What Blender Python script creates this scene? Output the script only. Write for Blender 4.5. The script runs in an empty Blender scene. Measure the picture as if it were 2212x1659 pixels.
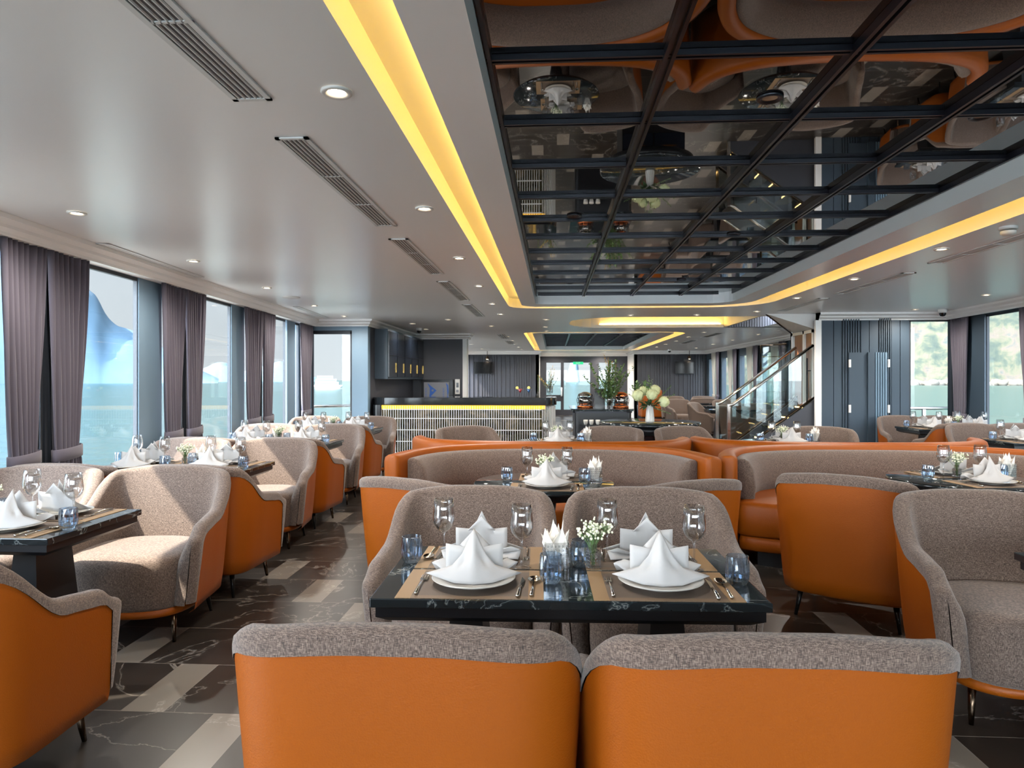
import bpy, bmesh, math, random
from math import sin, cos, pi, radians as R
from mathutils import Vector, Matrix
random.seed(7)
SC = bpy.context.scene
COL = SC.collection
# ------------------------------------------------------------------ camera
cam = bpy.data.cameras.new('camera'); camo = bpy.data.objects.new('camera', cam); COL.objects.link(camo)
camo.location = (0, 0, 1.41); camo.rotation_euler = (R(90), 0, R(3.453))
cam.lens = 24.0; cam.sensor_width = 36; cam.shift_y = -0.0043; cam.clip_end = 6000; cam.clip_start = .05
cam.dof.use_dof = True; cam.dof.focus_distance = 3.0; cam.dof.aperture_fstop = 11
SC.camera = camo
# ------------------------------------------------------------------ world, sun, exposure
SKY, SKY_FILL = .37, 11.0
W = bpy.data.worlds.new('sky'); SC.world = W; W.use_nodes = True
nt = W.node_tree; nt.nodes.clear()
wo = nt.nodes.new('ShaderNodeOutputWorld'); bg = nt.nodes.new('ShaderNodeBackground')
tc = nt.nodes.new('ShaderNodeTexCoord'); sp = nt.nodes.new('ShaderNodeSeparateXYZ'); rp = nt.nodes.new('ShaderNodeValToRGB')
nt.links.new(tc.outputs['Generated'], sp.inputs[0]); nt.links.new(sp.outputs['Z'], rp.inputs[0])
rp.color_ramp.elements[0].position = 0.0; rp.color_ramp.elements[0].color = (.93, .96, 1.0, 1)
rp.color_ramp.elements[1].position = .6; rp.color_ramp.elements[1].color = (.62, .78, 1.0, 1)
# brighter sky added as fill behind the camera and to the left, out of view
dp = nt.nodes.new('ShaderNodeVectorMath'); dp.operation = 'DOT_PRODUCT'; dp.inputs[1].default_value = Vector((-.42, -.84, .34)).normalized()
nm_ = nt.nodes.new('ShaderNodeVectorMath'); nm_.operation = 'NORMALIZE'; nt.links.new(tc.outputs['Generated'], nm_.inputs[0]); nt.links.new(nm_.outputs[0], dp.inputs[0])
def wm(op, a, b_):
    x = nt.nodes.new('ShaderNodeMath'); x.operation = op
    for i, v in enumerate((a, b_)):
        if isinstance(v, (int, float)): x.inputs[i].default_value = v
        else: nt.links.new(v, x.inputs[i])
    return x.outputs[0]
gl_ = wm('ADD', wm('MULTIPLY', wm('POWER', wm('MAXIMUM', dp.outputs['Value'], 0.0), 1.6), SKY_FILL), SKY)
nt.links.new(rp.outputs[0], bg.inputs[0]); nt.links.new(gl_, bg.inputs[1]); nt.links.new(bg.outputs[0], wo.inputs[0])
sun = bpy.data.lights.new('sun', 'SUN'); suno = bpy.data.objects.new('sun', sun); COL.objects.link(suno)
sun.energy = 9.5; sun.angle = R(.8); sun.color = (1, .88, .74)
suno.rotation_euler = Vector((-1, -.42, 1.22)).to_track_quat('Z', 'Y').to_euler()
VS = SC.view_settings
VS.view_transform = 'Standard'; VS.look = 'None'; VS.exposure = 1.34; VS.gamma = 1
VS.use_curve_mapping = False
cy = SC.cycles
cy.max_bounces = 10; cy.diffuse_bounces = 4; cy.glossy_bounces = 5; cy.transmission_bounces = 8; cy.transparent_max_bounces = 24
cy.caustics_reflective = True; cy.caustics_refractive = False; cy.sample_clamp_indirect = 6; cy.blur_glossy = .3
cy.use_denoising = True

def lin(c):
    if isinstance(c, str):
        c = [int(c[i:i+2], 16) / 255 for i in (0, 2, 4)]
    return tuple(x / 12.92 if x <= .04045 else ((x + .055) / 1.055) ** 2.4 for x in c)
# ------------------------------------------------------------------ materials
MATS = {}
def mat(name, col='808080', rough=.5, metal=0, **k):
    m = bpy.data.materials.new(name); m.use_nodes = True
    b = m.node_tree.nodes['Principled BSDF']
    b.inputs['Base Color'].default_value = (*lin(col), 1)
    b.inputs['Roughness'].default_value = rough; b.inputs['Metallic'].default_value = metal
    for a, v in k.items():
        b.inputs[a.replace('_', ' ')].default_value = v
    MATS[name] = m
    return m
class N:
    def __init__(s, m): s.t = m.node_tree; s.b = s.t.nodes.get('Principled BSDF')
    def n(s, typ, **k):
        x = s.t.nodes.new('ShaderNode' + typ)
        for a, v in k.items():
            if hasattr(x, a) and not a.startswith('i_'): setattr(x, a, v)
            else: x.inputs[a.replace('i_', '')].default_value = v
        return x
    def l(s, a, b): s.t.links.new(a, b)
    def math(s, op, a, b=None):
        x = s.t.nodes.new('ShaderNodeMath'); x.operation = op
        for i, v in enumerate((a, b)):
            if v is None: continue
            if isinstance(v, (int, float)): x.inputs[i].default_value = v
            else: s.l(v, x.inputs[i])
        return x.outputs[0]
    def coord(s, kind='Object', scale=(1, 1, 1)):
        c = s.t.nodes.new('ShaderNodeTexCoord'); mp = s.t.nodes.new('ShaderNodeMapping'); mp.inputs['Scale'].default_value = scale
        s.l(c.outputs[kind], mp.inputs[0]); return mp.outputs[0]
    def noise(s, vec, scale, detail=3, rough=.5, dist=0):
        x = s.t.nodes.new('ShaderNodeTexNoise'); x.inputs['Scale'].default_value = scale; x.inputs['Detail'].default_value = detail
        x.inputs['Roughness'].default_value = rough; x.inputs['Distortion'].default_value = dist; s.l(vec, x.inputs['Vector']); return x.outputs['Fac']
    def ramp(s, fac, stops):
        x = s.t.nodes.new('ShaderNodeValToRGB'); e = x.color_ramp.elements
        while len(e) < len(stops): e.new(.5)
        for i, (p, c) in enumerate(stops): e[i].position = p; e[i].color = (*lin(c), 1) if isinstance(c, str) else (c, c, c, 1)
        s.l(fac, x.inputs[0]); return x.outputs[0]
    def mix(s, fac, a, b, blend='MIX'):
        x = s.t.nodes.new('ShaderNodeMix'); x.data_type = 'RGBA'; x.blend_type = blend
        for i, v in ((0, fac), (6, a), (7, b)):
            if isinstance(v, (int, float)): x.inputs[i].default_value = v
            elif isinstance(v, str): x.inputs[i].default_value = (*lin(v), 1)
            else: s.l(v, x.inputs[i])
        return x.outputs[2]
    def bump(s, h, strength=.3, dist=.01):
        x = s.t.nodes.new('ShaderNodeBump'); x.inputs['Strength'].default_value = strength; x.inputs['Distance'].default_value = dist
        s.l(h, x.inputs['Height']); s.l(x.outputs[0], s.b.inputs['Normal'])

# upholstery fabric: two crossed thread noises
m = mat('grey_fabric', '857A74', .85, Sheen_Weight=.25); g = N(m)
h1 = g.noise(g.coord('Object', (100, 100, 800)), 1.0, 2); h2 = g.noise(g.coord('Object', (700, 700, 70)), 1.0, 2)
hh = g.math('ADD', h1, h2)
g.l(g.ramp(g.math('MULTIPLY', hh, .5), [(.40, '3C2F29'), (.5, '604E44'), (.60, '857265')]), g.b.inputs['Base Color']); g.bump(hh, .35, .003)
m = mat('orange_leather', '904706', .45, Specular_IOR_Level=.3); g = N(m)
v = g.n('TexVoronoi', i_Scale=220.0); g.l(g.coord('Object'), v.inputs['Vector']); g.bump(v.outputs['Distance'], .22, .002)
m = mat('marble_black', '20262A', .07, Specular_IOR_Level=.6); g = N(m)
nv = g.noise(g.coord('Object'), 3.2, 5, .55, 1.2)
vn = g.math('ABSOLUTE', g.math('SUBTRACT', nv, .5))
g.l(g.ramp(vn, [(0, '8A8C88'), (.004, '3C4447'), (.014, '1E2427'), (1, '14181A')]), g.b.inputs['Base Color'])
m = mat('black_wood', '14161A', .35); mat('black_stone', '15171A', .08, Specular_IOR_Level=.6); mat('brown_fabric', '6E5B50', .8)
m = mat('bronze', '5A4A3C', .25, 1.0); mat('dark_leg', '1C1A19', .3, .6)
mat('steel', 'C9C6C0', .12, 1.0); mat('brushed_aluminium', 'DADAD8', .4, .0); mat('chrome_bronze', 'A58F7A', .15, 1.0)
mat('white_ceramic', 'BAB7B1', .12, Specular_IOR_Level=.6); m = mat('napkin_linen', 'B6B3B1', .8, Subsurface_Weight=.0)
g = N(m); g.bump(g.noise(g.coord('Object', (300, 300, 300)), 3, 2), .08, .002)
m = mat('placemat_weave', 'A9845C', .6); g = N(m)
tcx = g.n('TexCoord'); s3 = g.n('SeparateXYZ'); g.l(tcx.outputs['Object'], s3.inputs[0])
ax = g.math('ABSOLUTE', s3.outputs['X']); ay = g.math('ABSOLUTE', s3.outputs['Y'])
bx_ = g.math('GREATER_THAN', ax, .178); by_ = g.math('MULTIPLY', g.math('GREATER_THAN', ay, .128), .35)
band = g.math('MAXIMUM', bx_, by_)
wv = g.noise(g.coord('Object', (900, 300, 1)), 1, 1)
g.l(g.mix(band, g.ramp(wv, [(.3, '4E4236'), (.7, '75655A')]), g.ramp(wv, [(.3, '7A6044'), (.7, 'A8875F')])), g.b.inputs['Base Color']); g.bump(wv, .3, .002)
# floor tiles
m = mat('floor_tile', '4A4540', .22, Specular_IOR_Level=.38); g = N(m)
s3 = g.n('SeparateXYZ'); cc = g.n('NewGeometry'); g.l(cc.outputs['Position'], s3.inputs[0])
X_, Y_ = s3.outputs['X'], s3.outputs['Y']
yy = g.math('DIVIDE', g.math('SUBTRACT', Y_, 3.76), .48); row = g.math('FLOOR', yy); fy = g.math('FRACT', yy)
tt = g.math('DIVIDE', g.math('ADD', g.math('ADD', X_, 41.25 * 1), g.math('MULTIPLY', row, .41)), 1.41)
tt = g.math('DIVIDE', g.math('ADD', g.math('ADD', X_, 1.25 + 1.41 * 40), g.math('MULTIPLY', row, .41)), 1.41)
ft = g.math('FRACT', tt); cell = g.math('FLOOR', tt)
light = g.math('LESS_THAN', ft, .133)
joint = g.math('MAXIMUM', g.math('LESS_THAN', fy, .008), g.math('LESS_THAN', g.math('ABSOLUTE', g.math('SUBTRACT', ft, .133)), .0015))
cmb = g.n('CombineXYZ'); g.l(g.math('ADD', g.math('MULTIPLY', cell, 3.0), light), cmb.inputs[0]); g.l(row, cmb.inputs[1])
wn = g.n('TexWhiteNoise'); g.l(cmb.outputs[0], wn.inputs['Vector'])
va = g.n('VectorMath', operation='SCALE'); g.l(wn.outputs['Color'], va.inputs[0]); va.inputs['Scale'].default_value = 9
vb = g.n('VectorMath', operation='ADD'); g.l(cc.outputs['Position'], vb.inputs[0]); g.l(va.outputs[0], vb.inputs[1])
n1 = g.noise(vb.outputs[0], 1.3, 7, .58, 1.0); n2 = g.noise(vb.outputs[0], 9, 5, .6)
vein = g.ramp(g.math('ABSOLUTE', g.math('SUBTRACT', n1, .5)), [(0, 1.0), (.004, .35), (.010, 0.0)])
dark = g.mix(wn.outputs['Value'], '1D1A18', '29241F'); dark = g.mix(g.math('MULTIPLY', n2, .5), dark, '453D37')
lite = g.mix(wn.outputs['Value'], '6E665C', '807870')
c0 = g.mix(light, dark, lite); c1 = g.mix(g.math('MULTIPLY', vein, .42), c0, 'B5ADA4'); c2 = g.mix(joint, c1, '807870')
g.l(c2, g.b.inputs['Base Color']); g.l(g.math('ADD', g.math('MULTIPLY', n2, .12), .24), g.b.inputs['Roughness'])
# ceiling lacquer
m = mat('ceiling_lacquer', 'F1F0EF', .24, Specular_IOR_Level=.6); g = N(m)
g.bump(g.noise(g.coord('Object', (3, 160, 3)), 1.0, 3), .03, .0015)
g.l(g.math('ADD', g.math('MULTIPLY', g.noise(g.coord('Object', (4, 60, 4)), 1.5, 3), .05), .27), g.b.inputs['Roughness'])
mat('white_trim', 'F8F4F0', .35); mat('white_paint', 'E0DEDA', .5); mat('fascia_grey', 'E4E9EA', .4)
mat('mirror_black', '0B0A09', .03, Specular_IOR_Level=1.0, Coat_Weight=1.0, Coat_IOR=2.6, Coat_Roughness=.02)
mat('grid_bar', '20222C', .3, .3); mat('blue_grey_paint', '6C8496', .45); mat('dark_pillar', '2B3038', .5)
mat('navy_panel', '374653', .5); mat('charcoal_panel', '3A3B42', .5); mat('cabinet_front', '161C26', .18)
m = mat('brown_wood', '7A4A2C', .3); g = N(m); g.l(g.ramp(g.noise(g.coord('Object', (8, 8, .6)), 3, 4), [(.3, '6E452C'), (.7, '8A5C3C')]), g.b.inputs['Base Color'])
m = mat('curtain_cloth', '67616D', .8, Sheen_Weight=.3); g = N(m); g.bump(g.noise(g.coord('Object', (300, 300, 60)), 1, 2), .2, .002)
b = g.b; o = m.node_tree.nodes['Material Output']
tr = g.n('BsdfTranslucent'); tr.inputs[0].default_value = (*lin('9A8F9A'), 1); mx = g.n('MixShader', i_Fac=.12); g.l(b.outputs[0], mx.inputs[1]); g.l(tr.outputs[0], mx.inputs[2]); g.l(mx.outputs[0], o.inputs[0])
m = mat('sheer_cloth', 'E8E4DC', .8); g = N(m); o = m.node_tree.nodes['Material Output']
tr = g.n('BsdfTranslucent'); tr.inputs[0].default_value = (.8, .8, .78, 1); mx = g.n('MixShader', i_Fac=.5); g.l(g.b.outputs[0], mx.inputs[1]); g.l(tr.outputs[0], mx.inputs[2]); g.l(mx.outputs[0], o.inputs[0])
def emis(name, col, s):
    m = mat(name, '000000', .6); b = m.node_tree.nodes['Principled BSDF']
    b.inputs['Emission Color'].default_value = (*col, 1); b.inputs['Emission Strength'].default_value = s; return m
emis('led_amber', (1, .60, .11), 10); emis('lamp_glow', (1, .80, .55), 14); emis('led_bar', (1, .50, .03), .9); emis('exit_green', (.01, .35, .14), 1.0); emis('led_step', (1, .6, .2), 6)
def glassy(name, tint, ior=1.45, rough=.0, gl=1.0):
    m = bpy.data.materials.new(name); m.use_nodes = True; t = m.node_tree; t.nodes.clear(); MATS[name] = m
    o = t.nodes.new('ShaderNodeOutputMaterial'); a = t.nodes.new('ShaderNodeBsdfTransparent'); c = t.nodes.new('ShaderNodeBsdfGlossy'); x = t.nodes.new('ShaderNodeMixShader')
    a.inputs[0].default_value = (*tint, 1); c.inputs['Roughness'].default_value = rough; f = t.nodes.new('ShaderNodeLayerWeight'); f.inputs[0].default_value = .5
    pw = t.nodes.new('ShaderNodeMath'); pw.operation = 'POWER'; pw.inputs[1].default_value = 3.2; t.links.new(f.outputs['Facing'], pw.inputs[0])
    mm = t.nodes.new('ShaderNodeMath'); mm.operation = 'MULTIPLY_ADD'; mm.inputs[1].default_value = .75 * gl; mm.inputs[2].default_value = (ior - 1) * .12 * gl; mm.use_clamp = True
    t.links.new(pw.outputs[0], mm.inputs[0]); t.links.new(mm.outputs[0], x.inputs[0]); t.links.new(a.outputs[0], x.inputs[1]); t.links.new(c.outputs[0], x.inputs[2]); t.links.new(x.outputs[0], o.inputs[0]); return m
glassy('window_glass', (.94, .97, .97), 1.35, 0, .5); glassy('clear_glass', (.93, .93, .93), 1.6, .02, 1.6); glassy('rail_glass', (.82, .88, .88), 1.45)
def refr(name, tint):
    m = mat(name, 'FFFFFF', .02, Transmission_Weight=1.0, IOR=1.5); b = m.node_tree.nodes['Principled BSDF']; b.inputs['Base Color'].default_value = (*tint, 1); return m
glassy('blue_glass', (.84, .92, 1.0), 1.6, .06, 2.2); refr('cut_glass', (.93, .95, .95))
mat('leaf_green', '5C7A46', .6); mat('dark_leaf', '2F4A28', .6); mat('blossom', 'E6E6CC', .7); mat('hydrangea', 'DCE0B0', .7); mat('twig', '6A5A40', .7); mat('yellow_bud', 'C0983A', .6)
mat('tissue', 'F5EFE6', .8); mat('black_plastic', '0E0E10', .25); mat('screen', '08090C', .12); mat('red_drink', 'C01020', .1, Emission_Strength=0); mat('blue_drink', '1565B0', .1); mat('lime', 'D8C860', .5)
mat('copper', 'B5653A', .25, 1.0); mat('film_grey', '6E7078', .4); mat('logo_blue', '1B4F9C', .4); mat('gold', 'C9A45A', .25, 1.0); mat('rubber_black', '15161A', .6)
mat('boat_white', 'E8EEF0', .5); mat('boat_dark', '5A7A90', .4)
m = mat('bar_marble', '2A2A20', .12); g = N(m); g.l(g.ramp(g.noise(g.coord('Object'), 3, 6, .6, 1.5), [(.35, '15130F'), (.5, '3C3A28'), (.62, '6A5F48')]), g.b.inputs['Base Color'])
m = mat('sea_water', '8FB4B0', .22, Specular_IOR_Level=.5); g = N(m)
g.l(g.ramp(g.noise(g.coord('Object', (.02, .3, 1)), 1, 5), [(.3, '213A39'), (.7, '2A4643')]), g.b.inputs['Base Color']); g.bump(g.noise(g.coord('Object', (1, 1, 1)), .5, 4), .5, .4)
m = mat('haze_tinted_karst', '7FA0B5', .9); g = N(m); g.l(g.ramp(g.noise(g.coord('Object'), .02, 6), [(.3, '4A6070'), (.7, '546A7A')]), g.b.inputs['Base Color'])  # distance haze is put into the pale bluish rock colour
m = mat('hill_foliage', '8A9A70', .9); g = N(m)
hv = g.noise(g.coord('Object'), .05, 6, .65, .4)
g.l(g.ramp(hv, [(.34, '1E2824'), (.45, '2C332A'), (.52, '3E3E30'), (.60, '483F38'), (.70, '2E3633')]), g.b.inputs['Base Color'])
mat('shore_rock', '5E5850', .9); mat('ship_deck', 'EEECE6', .6)

# ------------------------------------------------------------------ mesh building
class MB:
    def __init__(s): s.v = []; s.f = []; s.sm = []
    def add(s, vs, fs, smooth=False):
        k = len(s.v); s.v += [tuple(v) for v in vs]; s.f += [tuple(i + k for i in f) for f in fs]; s.sm += [smooth] * len(fs); return s
    def box(s, x0, x1, y0, y1, z0, z1):
        return s.add([(x0, y0, z0), (x1, y0, z0), (x1, y1, z0), (x0, y1, z0), (x0, y0, z1), (x1, y0, z1), (x1, y1, z1), (x0, y1, z1)],
                     [(0, 3, 2, 1), (4, 5, 6, 7), (0, 1, 5, 4), (1, 2, 6, 5), (2, 3, 7, 6), (3, 0, 4, 7)])
    def hexa(s, a, b):  # bottom quad a, top quad b
        return s.add(list(a) + list(b), [(0, 3, 2, 1), (4, 5, 6, 7), (0, 1, 5, 4), (1, 2, 6, 5), (2, 3, 7, 6), (3, 0, 4, 7)])
    def loops(s, L, closed=True, cap0=True, cap1=True, smooth=True, ring=False):
        n = len(L[0]); vs = [p for l in L for p in l]; fs = []
        rng = range(len(L) if ring else len(L) - 1)
        for i in rng:
            j = (i + 1) % len(L)
            for k in range(n if closed else n - 1):
                a, b = k, (k + 1) % n
                fs.append((i * n + a, i * n + b, j * n + b, j * n + a))
        if closed and not ring:
            if cap0: fs.append(tuple(range(n - 1, -1, -1)))
            if cap1: fs.append(tuple((len(L) - 1) * n + k for k in range(n)))
        return s.add(vs, fs, smooth)
    def lathe(s, prof, n=24, c=(0, 0, 0), cap0=False, cap1=False, smooth=True, flute=None):
        L = []
        for (r, z) in prof:
            L.append([(c[0] + r * (flute(k, r, z) if flute else 1) * cos(2 * pi * k / n), c[1] + r * (flute(k, r, z) if flute else 1) * sin(2 * pi * k / n), c[2] + z) for k in range(n)])
        return s.loops(L, True, cap0, cap1, smooth)
    def tube(s, pts, r, n=8, cap=True, smooth=True):
        pts = [Vector(p) for p in pts]; L = []
        for i, p in enumerate(pts):
            t = (pts[min(i + 1, len(pts) - 1)] - pts[max(i - 1, 0)]).normalized()
            a = t.cross(Vector((0, 0, 1)) if abs(t.z) < .95 else Vector((1, 0, 0))).normalized(); b_ = t.cross(a)
            rr = r[i] if isinstance(r, (list, tuple)) else r
            L.append([p + (a * cos(2 * pi * k / n) + b_ * sin(2 * pi * k / n)) * rr for k in range(n)])
        return s.loops(L, True, cap, cap, smooth)
    def ball(s, c, r, n=8, m=5, sc=(1, 1, 1)):
        prof = [(max(1e-4, sin(pi * i / m)) * r, -cos(pi * i / m) * r) for i in range(m + 1)]
        L = [[(c[0] + a * cos(2 * pi * k / n) * sc[0], c[1] + a * sin(2 * pi * k / n) * sc[1], c[2] + z * sc[2]) for k in range(n)] for a, z in prof]
        return s.loops(L, True, True, True, True)
    def poly(s, pts, z0, z1):
        n = len(pts); return s.add([(x, y, z0) for x, y in pts] + [(x, y, z1) for x, y in pts],
            [tuple(range(n - 1, -1, -1)), tuple(range(n, 2 * n))] + [(i, (i + 1) % n, n + (i + 1) % n, n + i) for i in range(n)])
    def data(s, name, material):
        me = bpy.data.meshes.new(name); me.from_pydata(s.v, [], s.f); me.polygons.foreach_set('use_smooth', s.sm)
        me.materials.append(MATS[material]); me.update(); return me
    def build(s, name, material, parent=None, fix=False, bevel=0, subsurf=0, loc=None, rotz=0):
        me = s.data(name, material)
        if fix:
            bm = bmesh.new(); bm.from_mesh(me); bmesh.ops.remove_doubles(bm, verts=bm.verts, dist=1e-5); bmesh.ops.recalc_face_normals(bm, faces=bm.faces); bm.to_mesh(me); bm.free()
        o = bpy.data.objects.new(name, me); COL.objects.link(o)
        if parent: o.parent = parent
        if loc: o.location = loc
        if rotz: o.rotation_euler.z = rotz
        if bevel:
            b = o.modifiers.new('bevel', 'BEVEL'); b.width = bevel; b.segments = 2; b.limit_method = 'ANGLE'; b.angle_limit = R(35)
        if subsurf:
            b = o.modifiers.new('sub', 'SUBSURF'); b.levels = subsurf; b.render_levels = subsurf
        return o
def tag(o, label, cat, group=None):
    o['label'] = label; o['category'] = cat
    if group: o['group'] = group
    return o
def thing(name, label, cat, loc=(0, 0, 0), rz=0, group=None):
    o = bpy.data.objects.new(name, None); COL.objects.link(o); o.location = loc; o.rotation_euler.z = rz; o.empty_display_size = .1
    return tag(o, label, cat, group)
def struct(o): o['kind'] = 'structure'; return o
def kids(o): return [c for c in COL.objects if c.parent is o]
def dup(root, loc, rz=0, label=None, group=None, scale=None, cat=None):
    def cp(o, par):
        c = o.copy(); COL.objects.link(c)
        if par is not None: c.parent = par
        for ch in KIDS.get(o.name, []): cp(ch, c)
        return c
    if root.name not in KIDS:
        allo = list(COL.objects)
        def reg(o):
            KIDS[o.name] = [c for c in allo if c.parent is o]
            for c in KIDS[o.name]: reg(c)
        reg(root)
    r = cp(root, None); r.location = loc; r.rotation_euler.z = rz
    if label: r['label'] = label
    if group: r['group'] = group
    if cat: r['category'] = cat
    if scale: r.scale = (scale,) * 3 if isinstance(scale, (int, float)) else scale
    return r
KIDS = {}
USED = {}
def place(proto, loc, rz, label, group=None, scale=None):
    if not USED.get(proto.name):
        USED[proto.name] = 1
        if proto.name not in KIDS:
            allo = list(COL.objects)
            def reg(o):
                KIDS[o.name] = [c for c in allo if c.parent is o]
                for c in KIDS[o.name]: reg(c)
            reg(proto)
        proto.location = loc; proto.rotation_euler.z = rz; proto['label'] = label
        if group: proto['group'] = group
        if scale: proto.scale = (scale,) * 3 if isinstance(scale, (int, float)) else scale
        return proto
    return dup(proto, loc, rz, label, group, scale or (1, 1, 1))
def catmull(P, n):
    P = [Vector(p) for p in P]; Q = [P[0] * 2 - P[1]] + P + [P[-1] * 2 - P[-2]]; out = []
    for i in range(1, len(Q) - 2):
        for k in range(8):
            t = k / 8; a, b, c, d = Q[i-1], Q[i], Q[i+1], Q[i+2]
            out.append(.5 * ((2 * b) + (c - a) * t + (2 * a - 5 * b + 4 * c - d) * t * t + (3 * b - a - 3 * c + d) * t ** 3))
    out.append(P[-1]); L = [0]
    for i in range(1, len(out)): L.append(L[-1] + (out[i] - out[i-1]).length)
    res = []; j = 0
    for k in range(n + 1):
        s = L[-1] * k / n
        while j < len(L) - 2 and L[j+1] < s: j += 1
        f = (s - L[j]) / max(1e-9, L[j+1] - L[j]); res.append(out[j].lerp(out[j+1], min(1, f)))
    return res
def ss(a, b, x):
    t = min(1, max(0, (x - a) / (b - a))); return t * t * (3 - 2 * t)
def rrect(x0, x1, y0, y1, r, n=6):
    r = r if isinstance(r, (list, tuple)) else [r] * 4; pts = []
    for (cx, cy, a0, rr) in ((x1, y0, -90, r[0]), (x1, y1, 0, r[1]), (x0, y1, 90, r[2]), (x0, y0, 180, r[3])):
        sx = -1 if cx == x1 else 1; sy = -1 if cy == y1 else 1
        if rr <= 0: pts.append((cx, cy)); continue
        for k in range(n + 1):
            a = R(a0 + 90 * k / n); pts.append((cx + sx * rr + rr * cos(a), cy + sy * rr + rr * sin(a)))
    return pts
def flat_with_holes(outer, holes, z, up=False):
    bm = bmesh.new(); es = []
    for lp in [outer] + holes:
        vs = [bm.verts.new((x, y, z)) for x, y in lp]
        es += [bm.edges.new((vs[i], vs[(i + 1) % len(vs)])) for i in range(len(vs))]
    bmesh.ops.triangle_fill(bm, use_beauty=True, use_dissolve=False, edges=es)
    bm.normal_update()
    for f in bm.faces:
        if (f.normal.z > 0) != up: f.normal_flip()
    vs = [v.co.copy() for v in bm.verts]; bm.verts.index_update(); fs = [tuple(v.index for v in f.verts) for f in bm.faces]; bm.free()
    return vs, fs
ZC = 2.45
XL = lambda y: -3.255 - .0825 * y
XR = lambda y: 5.45 + .065 * y
# ================================================================== SETTING
mm_ = MATS['mirror_black'].node_tree.nodes['Principled BSDF']
for k_, v_ in (('Base Color', (.004, .004, .004, 1)), ('Metallic', 0.0), ('Coat Weight', 0.0), ('Roughness', .015), ('IOR', 2.7), ('Specular IOR Level', .5)): mm_.inputs[k_].default_value = v_
struct(MB().box(-6, 8, -3.2, 28, -.2, 0).build('floor', 'floor_tile'))
OUT = [(XL(-3), -3), (7, -3), (7, 10.9), (6.2, 10.9), (5.6, 11.2), (5.62, 27.2), (-3.4, 27.2), (-3.4, 15), (-4.3, 11.7)]
OUT = [(XL(-3) - .15, -3), (XR(-3) + .2, -3), (XR(10.9) + .15, 11.0), (5.65, 11.05), (5.75, 27.2), (-3.45, 27.2), (-3.45, 11.75), (XL(11.75) - .15, 11.75)]
H1 = rrect(-.63, 2.94, -2.2, 9.97, [.2, .75, .35, .2]); H2 = rrect(.30, 3.4, 11.45, 13.75, [0, 0, .9, .9]); H2[0:2] = [(3.4, 11.45), (4.12, 11.45), (4.12, 13.75), (3.4, 13.75)]
H3 = rrect(-.66, 2.96, 15.0, 24.4, [.6, .4, .35, .35])
vs, fs = flat_with_holes(OUT, [H1, H2, H3], ZC)
c = MB(); c.add(vs, fs); struct(c.build('ceiling', 'ceiling_lacquer'))
def cove(hole, ring_out, ring_in, y_mir, idx):
    # channel above the gap: outer wall, roof, then the hanging ring panel and the amber LED tape lying on it
    a = MB(); n = len(hole)
    a.add([(x, y, ZC) for x, y in hole] + [(x, y, ZC + .13) for x, y in hole], [(i, (i+1) % n, n + (i+1) % n, n + i) for i in range(n)])
    v2, f2 = flat_with_holes(hole, [ring_in], ZC + .13); a.add(v2, f2); struct(a.build('trim_%d' % idx, 'white_paint'))
    v3, f3 = flat_with_holes(ring_out, [ring_in], ZC); b = MB(); b.add(v3, f3); m_ = len(ring_out)
    b.add([(x, y, ZC) for x, y in ring_out] + [(x, y, ZC + .05) for x, y in ring_out], [(i, (i+1) % m_, m_ + (i+1) % m_, m_ + i) for i in range(m_)])
    v4, f4 = flat_with_holes(ring_out, [ring_in], ZC + .05, True); b.add(v4, f4); struct(b.build('trim_%d' % (idx + 1), 'ceiling_lacquer'))
    k = len(ring_in); d = MB()
    d.add([(x, y, ZC - .004) for x, y in ring_in] + [(x, y, ZC + .22) for x, y in ring_in], [(i, (i+1) % k, k + (i+1) % k, k + i) for i in range(k)])
    struct(d.build('trim_%d' % (idx + 2), 'fascia_grey'))
    e = MB(); cx = sum(p[0] for p in ring_out) / m_; cyy = sum(p[1] for p in ring_out) / m_
    def ins(p, q): return (p[0] + (q if p[0] < cx else -q), p[1] + (q if p[1] < cyy else -q))
    o1 = [ins(p, .03) for p in ring_out]; o2 = [ins(p, .045) for p in ring_out]
    e.add([(x, y, ZC + .07) for x, y in o1] + [(x, y, ZC + .07) for x, y in o2] + [(x, y, ZC + .055) for x, y in o1],
          [(i, (i+1) % m_, m_ + (i+1) % m_, m_ + i) for i in range(m_)] + [(i, (i+1) % m_, 2*m_ + (i+1) % m_, 2*m_ + i) for i in range(m_)])
    t = e.build('led_strip', 'led_amber'); return t
L1s = cove(H1, rrect(-.44, 2.67, -2.0, 9.75, [.2, .6, .25, .2]), rrect(-.243, 2.38, -1.8, 9.4, [.02, .3, .12, .02]), 0, 1)
tag(L1s, 'amber LED strip glowing in the long ceiling cove around the dark mirror grid', 'light strip')
L3s = cove(H3, rrect(-.47, 2.72, 15.2, 24.2, [.45, .3, .25, .25]), rrect(-.25, 2.4, 15.5, 23.6, [.02] * 4), 0, 4)
tag(L3s, 'amber LED strip in the distant ceiling cove over the buffet', 'light strip')
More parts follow.
